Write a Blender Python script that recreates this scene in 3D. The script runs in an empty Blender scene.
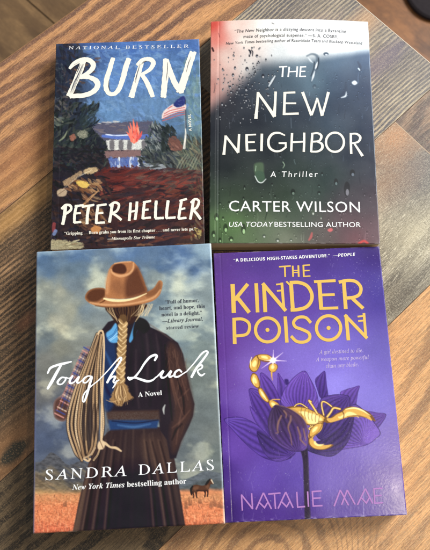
import bpy, math, random
import numpy as np
from mathutils import Matrix, Vector

random.seed(7)
RNG = np.random.default_rng(11)
SC = bpy.context.scene
COL = SC.collection
MM = 0.001

# ------------------------------------------------------------------ camera model (millimetres)
F_PX, PITCH, ROLL, DIST = 679.35, math.radians(13.455), math.radians(1.006), 570.02
CP, SP, CR, SR = math.cos(PITCH), math.sin(PITCH), math.cos(ROLL), math.sin(ROLL)


def project(x, y, z):
    z = z - DIST
    d = y * SP - z * CP
    u = y * CP + z * SP
    r, u = x * CR - u * SR, x * SR + u * CR
    return 215 + F_PX * r / d, 275 - F_PX * u / d


def unproject(px, py, z):
    r = (px - 215) / F_PX
    u = -(py - 275) / F_PX
    r, u = r * CR + u * SR, -r * SR + u * CR
    dx, dy, dz = r, SP + u * CP, -CP + u * SP
    t = (z - DIST) / dz
    return dx * t, dy * t


def lin(c):
    c = np.asarray(c, float)
    if c.max() > 1.0:
        c = c / 255.0
    return np.where(c <= 0.04045, c / 12.92, ((c + 0.055) / 1.055) ** 2.4)


def linf(c):
    c = np.asarray(c, float) / 255.0
    return tuple(float(v) for v in np.where(c <= 0.04045, c / 12.92, ((c + 0.055) / 1.055) ** 2.4)) + (1.0,)


# ------------------------------------------------------------------ numpy noise
_T = RNG.random((8, 256, 256))


def vnoise(x, y, seed=0):
    t = _T[seed % 8]
    xi = np.floor(x).astype(int)
    yi = np.floor(y).astype(int)
    fx = x - xi
    fy = y - yi
    fx = fx * fx * (3 - 2 * fx)
    fy = fy * fy * (3 - 2 * fy)
    a = t[yi & 255, xi & 255]
    b = t[yi & 255, (xi + 1) & 255]
    c = t[(yi + 1) & 255, xi & 255]
    d = t[(yi + 1) & 255, (xi + 1) & 255]
    return (a * (1 - fx) + b * fx) * (1 - fy) + (c * (1 - fx) + d * fx) * fy


def fbm(x, y, seed=0, octv=4):
    s = 0
    a = 0.5
    n = 0
    for k in range(octv):
        s = s + a * vnoise(x + 17.3 * k, y + 9.1 * k, seed + k)
        n += a
        a *= 0.5
        x = x * 2.03
        y = y * 2.03
    return s / n


def sstep(a, b, x):
    t = np.clip((x - a) / (b - a), 0, 1)
    return t * t * (3 - 2 * t)


def catmull(pts, n=6, closed=False):
    p = np.asarray(pts, float)
    if len(p) < 3:
        if closed:
            return p
        t = np.linspace(0, 1, n * 2)[:, None]
        return p[0] * (1 - t) + p[-1] * t
    out = []
    m = len(p)
    rng = range(m if closed else m - 1)
    for i in rng:
        if closed:
            p0, p1, p2, p3 = p[(i - 1) % m], p[i], p[(i + 1) % m], p[(i + 2) % m]
        else:
            p1, p2 = p[i], p[i + 1]
            p0 = p[i - 1] if i > 0 else 2 * p1 - p2
            p3 = p[i + 2] if i + 2 < m else 2 * p2 - p1
        for k in range(n):
            t = k / n
            out.append(0.5 * ((2 * p1) + (-p0 + p2) * t + (2 * p0 - 5 * p1 + 4 * p2 - p3) * t * t + (-p0 + 3 * p1 - 3 * p2 + p3) * t ** 3))
    if not closed:
        out.append(p[-1])
    return np.array(out)


def Z(x0, y0, s):
    return lambda *pts: [(x0 + a / s, y0 + b / s) for a, b in pts]


# ------------------------------------------------------------------ objects
def link(name, me, parent=None, mats=()):
    o = bpy.data.objects.new(name, me)
    COL.objects.link(o)
    if parent is not None:
        o.parent = parent
    for m in mats:
        me.materials.append(m)
    return o


def mesh_np(name, V, Fq, smooth=False):
    """V (n,3) in mm, Fq (m,k) faces with the same corner count"""
    me = bpy.data.meshes.new(name)
    V = np.asarray(V, float) * MM
    Fq = np.asarray(Fq, int)
    k = Fq.shape[1]
    me.vertices.add(len(V))
    me.vertices.foreach_set('co', V.ravel().astype(np.float32))
    me.loops.add(Fq.size)
    me.loops.foreach_set('vertex_index', Fq.ravel().astype(np.int32))
    me.polygons.add(len(Fq))
    me.polygons.foreach_set('loop_start', (np.arange(len(Fq)) * k).astype(np.int32))
    me.polygons.foreach_set('loop_total', np.full(len(Fq), k, np.int32))
    me.polygons.foreach_set('use_smooth', np.full(len(Fq), smooth))
    me.update(calc_edges=True)
    return me


def solid(xs, ys, ztop, zbot, art=False):
    """closed slab: top and bottom height grids plus four side walls. xs rising, ys falling."""
    nx, ny = len(xs), len(ys)
    X, Y = np.meshgrid(xs, ys)
    top = np.stack([X, Y, ztop(X, Y)], -1).reshape(-1, 3)
    bot = np.stack([X, Y, zbot(X, Y)], -1).reshape(-1, 3)
    idx = np.arange(nx * ny).reshape(ny, nx)
    a, b, c, d = idx[:-1, :-1].ravel(), idx[:-1, 1:].ravel(), idx[1:, 1:].ravel(), idx[1:, :-1].ravel()
    Ft = np.stack([a, d, c, b], 1)
    V = [top]
    Fs = [Ft]
    ring = np.concatenate([idx[0, :], idx[1:, -1], idx[-1, :-1][::-1], idx[1:-1, 0][::-1]])
    n0 = nx * ny
    m = len(ring)
    V.append(top[ring])
    V.append(bot[ring])
    i = np.arange(m)
    j = (i + 1) % m
    Fs.append(np.stack([n0 + i, n0 + j, n0 + m + j, n0 + m + i], 1))
    n1 = n0 + 2 * m
    # coarse underside
    V.append(bot[[idx[0, 0], idx[0, -1], idx[-1, -1], idx[-1, 0]]])
    Fs.append(np.array([[n1, n1 + 1, n1 + 2, n1 + 3]]))
    return np.concatenate(V), np.concatenate(Fs), ring


# ------------------------------------------------------------------ materials
def new_mat(name):
    m = bpy.data.materials.new(name)
    m.use_nodes = True
    nt = m.node_tree
    b = nt.nodes['Principled BSDF']
    return m, nt, b


def plain(name, col, rough=0.5, spec=0.4, metal=0.0, noise=0.0, nscale=400):
    m, nt, b = new_mat(name)
    b.inputs['Roughness'].default_value = rough
    b.inputs['Specular IOR Level'].default_value = spec
    b.inputs['Metallic'].default_value = metal
    if noise:
        N = nt.nodes.new('ShaderNodeTexNoise')
        N.inputs['Scale'].default_value = nscale
        N.inputs['Detail'].default_value = 4
        tc = nt.nodes.new('ShaderNodeTexCoord')
        nt.links.new(tc.outputs['Object'], N.inputs['Vector'])
        mx = nt.nodes.new('ShaderNodeMix')
        mx.data_type = 'RGBA'
        c = linf(col)
        mx.inputs[6].default_value = tuple(v * (1 - noise) for v in c[:3]) + (1,)
        mx.inputs[7].default_value = tuple(min(1, v * (1 + noise)) for v in c[:3]) + (1,)
        nt.links.new(N.outputs['Fac'], mx.inputs[0])
        nt.links.new(mx.outputs[2], b.inputs['Base Color'])
    else:
        b.inputs['Base Color'].default_value = linf(col)
    return m


def cover_mat(name, rough, spec, bump=0.02, bscale=900, scuff=0.0, coat=0.0):
    m, nt, b = new_mat(name)
    L = nt.links.new
    at = nt.nodes.new('ShaderNodeAttribute')
    at.attribute_name = 'print'
    tc = nt.nodes.new('ShaderNodeTexCoord')
    N = nt.nodes.new('ShaderNodeTexNoise')
    N.inputs['Scale'].default_value = bscale
    N.inputs['Detail'].default_value = 3
    L(tc.outputs['Object'], N.inputs['Vector'])
    bp = nt.nodes.new('ShaderNodeBump')
    bp.inputs['Strength'].default_value = bump
    bp.inputs['Distance'].default_value = 0.0004
    L(N.outputs['Fac'], bp.inputs['Height'])
    L(bp.outputs['Normal'], b.inputs['Normal'])
    b.inputs['Specular IOR Level'].default_value = spec
    # roughness worn unevenly by handling
    N2 = nt.nodes.new('ShaderNodeTexNoise')
    N2.inputs['Scale'].default_value = 45
    N2.inputs['Detail'].default_value = 6
    L(tc.outputs['Object'], N2.inputs['Vector'])
    mr = nt.nodes.new('ShaderNodeMapRange')
    mr.inputs[1].default_value = 0.3
    mr.inputs[2].default_value = 0.7
    mr.inputs[3].default_value = rough - 0.06
    mr.inputs[4].default_value = rough + 0.08
    L(N2.outputs['Fac'], mr.inputs[0])
    L(mr.outputs[0], b.inputs['Roughness'])
    if scuff:
        N3 = nt.nodes.new('ShaderNodeTexNoise')
        N3.inputs['Scale'].default_value = 600
        N3.inputs['Detail'].default_value = 2
        L(tc.outputs['Object'], N3.inputs['Vector'])
        r2 = nt.nodes.new('ShaderNodeMapRange')
        r2.inputs[1].default_value = 0.71
        r2.inputs[2].default_value = 0.78
        r2.inputs[4].default_value = scuff
        L(N3.outputs['Fac'], r2.inputs[0])
        mx = nt.nodes.new('ShaderNodeMix')
        mx.data_type = 'RGBA'
        mx.inputs[7].default_value = (0.62, 0.58, 0.68, 1)
        L(r2.outputs[0], mx.inputs[0])
        L(at.outputs['Color'], mx.inputs[6])
        L(mx.outputs[2], b.inputs['Base Color'])
    else:
        L(at.outputs['Color'], b.inputs['Base Color'])
    b.inputs['Coat Weight'].default_value = coat
    b.inputs['Coat Roughness'].default_value = 0.18
    return m


def page_mat():
    m, nt, b = new_mat('page_paper')
    L = nt.links.new
    tc = nt.nodes.new('ShaderNodeTexCoord')
    mp = nt.nodes.new('ShaderNodeMapping')
    mp.inputs['Scale'].default_value = (8, 8, 1500)
    L(tc.outputs['Object'], mp.inputs['Vector'])
    N = nt.nodes.new('ShaderNodeTexNoise')
    N.inputs['Scale'].default_value = 1
    N.inputs['Detail'].default_value = 3
    L(mp.outputs[0], N.inputs['Vector'])
    cr = nt.nodes.new('ShaderNodeValToRGB')
    cr.color_ramp.elements[0].position = 0.3
    cr.color_ramp.elements[0].color = linf((140, 116, 86))
    cr.color_ramp.elements[1].position = 0.65
    cr.color_ramp.elements[1].color = linf((238, 216, 184))
    L(N.outputs['Fac'], cr.inputs[0])
    L(cr.outputs[0], b.inputs['Base Color'])
    b.inputs['Roughness'].default_value = 0.85
    b.inputs['Specular IOR Level'].default_value = 0.2
    return m


class NT:
    """tiny helper for building node maths"""

    def __init__(s, nt):
        s.nt = nt

    def m(s, op, a, b=None, c=None, clamp=False):
        n = s.nt.nodes.new('ShaderNodeMath')
        n.operation = op
        n.use_clamp = clamp
        for i, v in enumerate((a, b, c)):
            if v is None:
                continue
            if hasattr(v, 'is_linked') or hasattr(v, 'links'):
                s.nt.links.new(v, n.inputs[i])
            else:
                n.inputs[i].default_value = v
        return n.outputs[0]

    def comb(s, x, y, z=0.0):
        n = s.nt.nodes.new('ShaderNodeCombineXYZ')
        for i, v in enumerate((x, y, z)):
            if hasattr(v, 'links'):
                s.nt.links.new(v, n.inputs[i])
            else:
                n.inputs[i].default_value = v
        return n.outputs[0]

    def noise(s, vec, scale, detail=2, rough=0.5):
        n = s.nt.nodes.new('ShaderNodeTexNoise')
        n.inputs['Scale'].default_value = scale
        n.inputs['Detail'].default_value = detail
        n.inputs['Roughness'].default_value = rough
        s.nt.links.new(vec, n.inputs['Vector'])
        return n.outputs['Fac']

    def ramp(s, fac, stops):
        n = s.nt.nodes.new('ShaderNodeValToRGB')
        e = n.color_ramp.elements
        while len(e) < len(stops):
            e.new(0.5)
        for k, (p, c) in enumerate(stops):
            e[k].position = p
            e[k].color = linf(c)
        s.nt.links.new(fac, n.inputs[0])
        return n.outputs[0]

    def mix(s, fac, a, b, mode='MIX'):
        n = s.nt.nodes.new('ShaderNodeMix')
        n.data_type = 'RGBA'
        n.blend_type = mode
        for i, v in ((0, fac), (6, a), (7, b)):
            if hasattr(v, 'links'):
                s.nt.links.new(v, n.inputs[i])
            elif i == 0:
                n.inputs[i].default_value = v
            else:
                n.inputs[i].default_value = linf(v)
        return n.outputs[2]

    def rng(s, v, a, b, c=0.0, d=1.0):
        n = s.nt.nodes.new('ShaderNodeMapRange')
        s.nt.links.new(v, n.inputs[0])
        for k, q in enumerate((a, b, c, d)):
            n.inputs[k + 1].default_value = q
        return n.outputs[0]


GRAIN = math.radians(42)


def wood(name, light, mid, dark, u0=-900, v0=0, k=0.12, freq=0.10, warp=14.0, wscale=0.012, ustretch=0.25,
         fibre=0.35, saw=0.0, sawcol=(200, 190, 160), stain=None, stain_amt=0.0, spots=(), rough=0.42, sharp=(0.30, 0.62),
         angle=GRAIN, seed=0.0, jag=2.0, ring=None, grit=0.3, spec=0.4, bump=0.15, deep=0.5):
    """plank material; u runs along the grain, v across it (mm)"""
    m, nt, b = new_mat(name)
    n = NT(nt)
    tc = nt.nodes.new('ShaderNodeTexCoord')
    mp = nt.nodes.new('ShaderNodeMapping')
    mp.vector_type = 'POINT'
    mp.inputs['Rotation'].default_value = (0, 0, -angle)
    mp.inputs['Scale'].default_value = (1000, 1000, 1000)
    nt.links.new(tc.outputs['Object'], mp.inputs['Vector'])
    sx = nt.nodes.new('ShaderNodeSeparateXYZ')
    nt.links.new(mp.outputs[0], sx.inputs[0])
    u, v = sx.outputs[0], sx.outputs[1]
    us = n.m('MULTIPLY', u, ustretch)
    low = n.noise(n.comb(us, v, seed), wscale, 2)
    fine = n.noise(n.comb(n.m('MULTIPLY', u, 0.35), v, seed + 4), 0.28, 3, 0.6)
    du = n.m('MULTIPLY', n.m('SUBTRACT', u, u0), k)
    dv = n.m('SUBTRACT', v, v0)
    r = n.m('SQRT', n.m('ADD', n.m('MULTIPLY', du, du), n.m('MULTIPLY', dv, dv)))
    if ring:
        e1 = n.m('MULTIPLY', n.m('SUBTRACT', u, ring[0]), ring[2])
        e2 = n.m('SUBTRACT', v, ring[1])
        rr_ = n.m('SQRT', n.m('ADD', n.m('MULTIPLY', e1, e1), n.m('MULTIPLY', e2, e2)))
        wq = n.rng(rr_, ring[3] * 0.75, ring[3] * 1.25, 1.0, 0.0)
        r = n.m('ADD', n.m('MULTIPLY', r, n.m('SUBTRACT', 1.0, wq)), n.m('MULTIPLY', rr_, wq))
    r = n.m('ADD', r, n.m('MULTIPLY', n.m('SUBTRACT', low, 0.5), warp * 2))
    r = n.m('ADD', r, n.m('MULTIPLY', n.m('SUBTRACT', fine, 0.5), jag))
    # band spacing drifts across the board
    drift = n.noise(n.comb(n.m('MULTIPLY', us, 0.3), v, seed + 9), 0.02, 1)
    ph = n.m('ADD', n.m('MULTIPLY', r, freq * 2 * math.pi), n.m('MULTIPLY', drift, 5.0))
    s1 = n.m('MULTIPLY_ADD', n.m('SINE', ph), 0.5, 0.5)
    amp = n.noise(n.comb(n.m('MULTIPLY', us, 0.5), v, seed + 13), 0.05, 2)
    s1 = n.m('ADD', s1, n.m('MULTIPLY', n.m('SUBTRACT', amp, 0.5), 1.5))
    band = n.rng(s1, sharp[0], sharp[1])
    fib = n.noise(n.comb(n.m('MULTIPLY', u, 0.03), v, seed + 2), 1.5, 4, 0.65)
    fibn = n.rng(fib, 0.40, 0.60)
    big = n.noise(n.comb(us, v, seed + 21), 0.02, 3)
    c = n.mix(band, dark, light)
    c = n.mix(n.m('MULTIPLY', n.rng(big, 0.35, 0.7), 0.75), c, mid)
    c = n.mix(n.m('MULTIPLY', n.m('SUBTRACT', 1.0, fibn), fibre), c, tuple(int(q * deep) for q in dark))
    # open pores: short dark dashes along the grain
    por = n.noise(n.comb(n.m('MULTIPLY', u, 0.07), v, seed + 33), 1.7, 3, 0.6)
    c = n.mix(n.m('MULTIPLY', n.rng(por, 0.55, 0.68), 0.55), c, tuple(int(q * 0.5) for q in dark))
    if saw:
        sa = n.noise(n.comb(u, n.m('MULTIPLY', v, 0.12), seed + 5), 1.15, 3, 0.7)
        sb = n.noise(n.comb(n.m('MULTIPLY', u, 0.12), v, seed + 6), 1.15, 3, 0.7)
        cl = n.rng(n.noise(n.comb(u, v, seed + 7), 0.035, 3), 0.38, 0.62)
        sm = n.m('MAXIMUM', n.m('MULTIPLY', n.rng(sa, 0.48, 0.60), cl), n.rng(sb, 0.50, 0.63))
        gr = n.rng(n.noise(n.comb(u, v, seed + 8), 0.9, 2), 0.35, 0.7)
        c = n.mix(n.m('MULTIPLY', n.m('MULTIPLY', sm, saw), gr), c, sawcol)
    if stain:
        st = n.noise(n.comb(n.m('MULTIPLY', u, 0.6), v, seed + 40), 0.03, 4, 0.6)
        c = n.mix(n.m('MULTIPLY', n.rng(st, 0.42, 0.62), stain_amt), c, stain)
    for (su, sv, ru, rv, col, soft, amt) in spots:
        a1 = n.m('DIVIDE', n.m('SUBTRACT', u, su), ru)
        a2 = n.m('DIVIDE', n.m('SUBTRACT', v, sv), rv)
        rr = n.m('SQRT', n.m('ADD', n.m('MULTIPLY', a1, a1), n.m('MULTIPLY', a2, a2)))
        nn = n.noise(n.comb(u, v, seed + 50), 0.15, 3, 0.6)
        rr = n.m('ADD', rr, n.m('MULTIPLY', n.m('SUBTRACT', nn, 0.5), 0.7))
        c = n.mix(n.m('MULTIPLY', n.rng(rr, 1 - soft, 1 + soft, 1.0, 0.0), amt), c, col)
    if grit:
        g_ = n.noise(n.comb(n.m('MULTIPLY', u, 0.45), v, seed + 60), 1.1, 3, 0.7)
        c = n.mix(n.m('MULTIPLY', n.rng(g_, 0.48, 0.33), grit), c, tuple(int(q * 0.45) for q in dark))
        g2n = n.noise(n.comb(u, n.m('MULTIPLY', v, 0.7), seed + 63), 0.95, 3, 0.7)
        c = n.mix(n.m('MULTIPLY', n.rng(g2n, 0.52, 0.68), grit * 0.8), c, tuple(min(255, int(q * 1.12) + 8) for q in light))
    nt.links.new(c, b.inputs['Base Color'])
    b.inputs['Roughness'].default_value = rough
    b.inputs['Specular IOR Level'].default_value = spec
    bp = nt.nodes.new('ShaderNodeBump')
    bp.inputs['Strength'].default_value = bump
    bp.inputs['Distance'].default_value = 0.0003
    nt.links.new(n.m('ADD', fibn, n.m('MULTIPLY', por, -0.8)), bp.inputs['Height'])
    nt.links.new(bp.outputs[0], b.inputs['Normal'])
    return m


# ------------------------------------------------------------------ the table
def uv2xy(u, v):
    return u * math.cos(GRAIN) - v * math.sin(GRAIN), u * math.sin(GRAIN) + v * math.cos(GRAIN)


def xy2uv(x, y):
    return x * math.cos(GRAIN) + y * math.sin(GRAIN), -x * math.sin(GRAIN) + y * math.cos(GRAIN)


def pxuv(px, py):
    return xy2uv(*unproject(px, py, 0))


TABLE = bpy.data.objects.new('table', None)
COL.objects.link(TABLE)
TABLE['label'] = 'wood patterned table top of mixed brown, orange and grey planks under the four books'
TABLE['category'] = 'table'

kn = pxuv(386, 58)
kb = pxuv(14, 452)
rg = pxuv(268, 566)
lb = pxuv(10, 330)
planks = []   # (u_left, u_right, v_bottom, v_top, material)
# far orange board along the left edge of the table
M_r1 = wood('plank_orange_waves', (230, 168, 112), (180, 126, 88), (118, 84, 70), u0=-900, v0=230, k=0.08, freq=0.105, warp=13,
            wscale=0.016, ustretch=0.35, jag=6.0, fibre=0.42, saw=0.35, sawcol=(196, 158, 126), sharp=(0.25, 0.85), seed=3.1, deep=0.55,
            spots=((90, 282, 170, 9, (196, 142, 84), 0.7, 0.45), (60, 300, 60, 14, (190, 128, 78), 0.7, 0.5)))
M_r2l = wood('plank_dark_gold_lines', (212, 164, 116), (112, 88, 66), (52, 41, 33), u0=-1500, v0=60, k=0.06, freq=0.27, warp=7,
             wscale=0.012, ustretch=0.3, jag=3.0, fibre=0.55, sharp=(0.25, 1.25), seed=7.7, stain=(74, 60, 46), stain_amt=0.8,
             spots=((kb[0] + 4, kb[1], 44, 19, (170, 122, 80), 0.7, 0.7), (kb[0], kb[1], 15, 6.5, (50, 52, 44), 0.3, 0.95),
                    (kb[0], kb[1] + 36, 40, 14, (58, 54, 44), 0.7, 0.7), (lb[0] + 18, lb[1] - 4, 12, 5, (150, 100, 72), 0.6, 0.7), (40, 262, 120, 9, (216, 162, 96), 0.6, 0.55)))
M_r2r = wood('plank_blue_grey', (214, 194, 160), (162, 146, 128), (94, 90, 96), u0=kn[0] - 20, v0=kn[1], k=0.13, freq=0.29, warp=6,
             wscale=0.014, ustretch=0.5, jag=2.4, fibre=0.45, saw=0.2, sharp=(0.35, 1.25), seed=1.3,
             spots=((kn[0] - 4, kn[1], 30, 9, (112, 100, 110), 0.5, 0.8), (kn[0] + 6, kn[1] + 40, 60, 10, (206, 160, 116), 0.7, 0.6),
                    (kn[0] - 70, kn[1] + 62, 46, 16, (160, 134, 130), 0.7, 0.7),))
M_r3l = wood('plank_smoked_brown', (132, 108, 78), (92, 76, 58), (52, 44, 36), u0=-800, v0=-20, k=0.1, freq=0.13, warp=12, fibre=0.6, jag=4,
             saw=0.75, sawcol=(158, 130, 94), seed=12.0, rough=0.5)
gg = pxuv(402, 296)
g2 = pxuv(400, 195)
g4 = pxuv(412, 232)  # centre of the yellowish light haze painted into the grey plank
M_r3m = wood('plank_sawn_grey', (184, 172, 148), (160, 150, 130), (110, 102, 92), u0=-400, v0=60, k=0.1, freq=0.06, warp=16, fibre=0.5, jag=5, grit=0.5,
             saw=1.0, sawcol=(238, 228, 202), seed=5.5, rough=0.36,
             spots=((gg[0] - 4, gg[1], 26, 15, (82, 72, 62), 0.7, 0.7), (g2[0] + 26, g2[1] + 8, 44, 26, (112, 106, 106), 0.8, 0.7),
                    (g4[0], g4[1], 26, 20, (214, 200, 166), 0.8, 0.45), (300, 84, 24, 16, (198, 146, 104), 0.8, 0.75), (262, 60, 30, 16, (170, 134, 104), 0.8, 0.5)))
M_r3r = wood('plank_brown_mauve', (188, 152, 120), (156, 130, 110), (104, 86, 80), u0=900, v0=60, k=0.1, freq=0.2, warp=10, fibre=0.6, jag=4,
             saw=0.4, seed=8.4, sharp=(0.1, 1.2))
M_r4 = wood('plank_honey', (244, 184, 124), (226, 166, 110), (142, 106, 82), u0=-700, v0=-20, k=0.10, freq=0.082, warp=9,
            wscale=0.015, ustretch=0.45, jag=5.0, fibre=0.46, saw=0.25, sharp=(0.10, 0.5), seed=2.2, deep=0.6, grit=0.35,
            rough=0.33, spec=0.5, ring=(rg[0], rg[1], 0.8, 62), spots=((rg[0] - 30, rg[1] + 14, 60, 42, (150, 104, 62), 0.9, 0.55),))
mats = [M_r1, M_r2l, M_r2r, M_r3l, M_r3m, M_r3r, M_r4]
UE, VE = 374.5, 384.5      # the two straight table edges that show
W2 = -420
planks = [(W2, UE, 271.5, VE, 0), (W2, 205, 94.5, 271.5, 1), (205, UE, 94.5, 271.5, 2),
          (W2, 75, -31, 94.5, 3), (75, 309, -31, 94.5, 4), (309, UE, -31, 94.5, 5),
          (W2, UE, -190, -31, 6), (W2, 150, -295, -190, 5), (150, UE, -295, -190, 4), (W2, UE, -400, -295, 1)]
AL = math.radians(39.3)    # left edge runs slightly off the grain
V, Fc, mi = [], [], []
for (a, b_, c, d, mt) in planks:
    k0 = len(V)
    quad = [[a, c], [b_, c], [b_, d], [a, d]]
    for (uu, vv) in quad:
        if vv == VE:      # slightly skewed edge as seen
            vv = VE - (uu - 135) * 0.05
        if uu == UE:
            uu = UE - (vv - 150) * 0.03
        x, y = uv2xy(uu, vv)
        V.append((x, y, 0))
    Fc.append((k0, k0 + 1, k0 + 2, k0 + 3))
    mi.append(mt)


def edge_pt(uu, vv):
    if vv == VE:
        vv = VE - (uu - 135) * 0.05
    if uu == UE:
        uu = UE - (vv - 150) * 0.03
    return uv2xy(uu, vv)


TH = 25
for mt_i, (q0, q1) in enumerate([((W2, -400), (UE, -400)), ((UE, -400), (UE, VE)), ((UE, VE), (W2, VE)), ((W2, VE), (W2, -400))]):
    k0 = len(V)
    p, q = edge_pt(*q0), edge_pt(*q1)
    V += [(p[0], p[1], 0), (q[0], q[1], 0), (q[0], q[1], -TH), (p[0], p[1], -TH)]
    Fc.append((k0 + 3, k0 + 2, k0 + 1, k0))
    mi.append(3)
k0 = len(V)
for q in [(W2, -400), (UE, -400), (UE, VE), (W2, VE)]:
    p = edge_pt(*q)
    V.append((p[0], p[1], -TH))
Fc.append((k0 + 3, k0 + 2, k0 + 1, k0))
mi.append(3)
me = mesh_np('tabletop', V, Fc)
top = link('tabletop', me, TABLE, mats)
me.polygons.foreach_set('material_index', mi)

def seam(name, q0, q1, wd, mat):
    p, q = np.array(uv2xy(*q0)), np.array(uv2xy(*q1))
    d = (q - p) / np.linalg.norm(q - p)
    n_ = np.array([-d[1], d[0]]) * wd / 2
    link(name, mesh_np(name, [(*(p - n_), .03), (*(q - n_), .03), (*(q + n_), .03), (*(p + n_), .03)], [(0, 1, 2, 3)]), TABLE, [mat])


M_seam = plain('plank_gap', (78, 60, 48), 0.8, 0.1)
M_seam2 = plain('plank_gap_pale', (196, 172, 144), 0.6, 0.2)
for vv in (271.5, 94.5, -31):
    seam('plank_seam', (W2, vv), (UE - 4, vv), 0.55, M_seam)
seam('plank_seam', (309, -31), (309, 94), 0.6, M_seam2)
seam('plank_seam', (75, -31), (75, 94), 0.5, M_seam)
# pale edge banding along the two edges in view
M_band = plain('edge_band', (206, 190, 170), 0.35, 0.5, noise=0.2, nscale=120)


M_band2 = plain('edge_band_brown', (150, 112, 76), 0.45, 0.4, noise=0.3, nscale=160)


def band(q0, q1, bm=None):
    p, q = np.array(edge_pt(*q0)), np.array(edge_pt(*q1))
    d = (q - p) / np.linalg.norm(q - p)
    nrm = np.array([d[1], -d[0]])
    p, q = p - d * 0, q + d * 0
    prof = [(0.02, 0.15), (0.5, 0.15), (0.9, -0.1), (1.0, -0.6), (1.0, -TH + 0.6), (0.8, -TH), (0.02, -TH)]
    VV = [(*(p + nrm * a), z) for a, z in prof] + [(*(q + nrm * a), z) for a, z in prof]
    m_ = len(prof)
    bm_f = [(i, (i + 1) % m_, m_ + (i + 1) % m_, m_ + i) for i in range(m_)]
    me2 = bpy.data.meshes.new('edge_band')
    me2.from_pydata([tuple(np.array(v_) * MM) for v_ in VV], [], bm_f + [tuple(range(m_))[::-1], tuple(range(m_, 2 * m_))])
    link('edge_band', me2, TABLE, [bm or M_band])


band((UE, -400), (UE, VE))
band((UE, VE), (W2, VE), M_band2)

# ------------------------------------------------------------------ the floor far below
FZ = -740
M_floor = wood('floor_wood', (160, 124, 84), (142, 110, 74), (104, 78, 54), u0=-2600, v0=-500, k=0.12, freq=0.014, warp=60, wscale=0.003,
               ustretch=0.3, jag=12, fibre=0.4, angle=math.radians(-44), seed=4.4, rough=0.4, stain=(92, 70, 50), stain_amt=0.55)
M_floor2 = wood('floor_wood_red', (172, 116, 70), (150, 100, 62), (100, 66, 44), u0=2600, v0=900, k=0.12, freq=0.014, warp=60, wscale=0.003,
                ustretch=0.3, jag=12, fibre=0.4, angle=math.radians(-44), seed=9.4, rough=0.35, stain=(84, 58, 42), stain_amt=0.6)
nfl = 24
V, Fc, mi = [], [], []
ca, sa_ = math.cos(math.radians(-44)), math.sin(math.radians(-44))
for i in range(nfl):
    v1, v2 = -2400 + i * 200, -2400 + (i + 1) * 200
    k0 = len(V)
    for (uu, vv) in ((-3000, v1), (3000, v1), (3000, v2 - 3), (-3000, v2 - 3)):
        V.append((uu * ca - vv * sa_, uu * sa_ + vv * ca, FZ))
    Fc.append((k0, k0 + 1, k0 + 2, k0 + 3))
    xm = -(v1 + v2) / 2 * sa_
    mi.append(1 if (v1 + v2) / 2 > 700 else 0)
me = mesh_np('floor', V, Fc)
fl = link('floor', me, None, [M_floor, M_floor2])
me.polygons.foreach_set('material_index', mi)
fl['kind'] = 'structure'
# dark gaps between the floor boards
sub = mesh_np('floor_gap', [(-4200, -4200, FZ - 3), (4200, -4200, FZ - 3), (4200, 4200, FZ - 3), (-4200, 4200, FZ - 3)], [(0, 1, 2, 3)])
fs = link('floor_gap', sub, fl, [plain('floor_gap', (52, 38, 30), 0.8)])

# dark rounded object of unknown kind on the floor, top right
mx_, my_ = unproject(441, -8, FZ + 10)
cz = [(math.cos(t) * (1 + 0.04 * math.sin(3 * t)), math.sin(t)) for t in np.linspace(0, 2 * math.pi, 64, endpoint=False)]
VV = []
for rr, zz in ((75, 0), (78, 4), (77, 10), (73, 13), (60, 14)):
    VV += [((mx_ + c_ * rr), (my_ + s_ * rr * 0.9), FZ + zz) for c_, s_ in cz]
ff = [(r_ * 64 + i, r_ * 64 + (i + 1) % 64, (r_ + 1) * 64 + (i + 1) % 64, (r_ + 1) * 64 + i) for r_ in range(4) for i in range(64)]
me = bpy.data.meshes.new('dark_floor_object')
me.from_pydata([tuple(np.array(v_) * MM) for v_ in VV], [], ff + [tuple(range(256, 320)), tuple(range(64))[::-1]])
o = link('dark_floor_object', me, None, [plain('dark_object_matte', (44, 38, 40), 0.9, 0.2, noise=0.3, nscale=200)])
o['label'] = 'blurred dark rounded object on the floor past the top right of the table'
o['category'] = 'mat'


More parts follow.
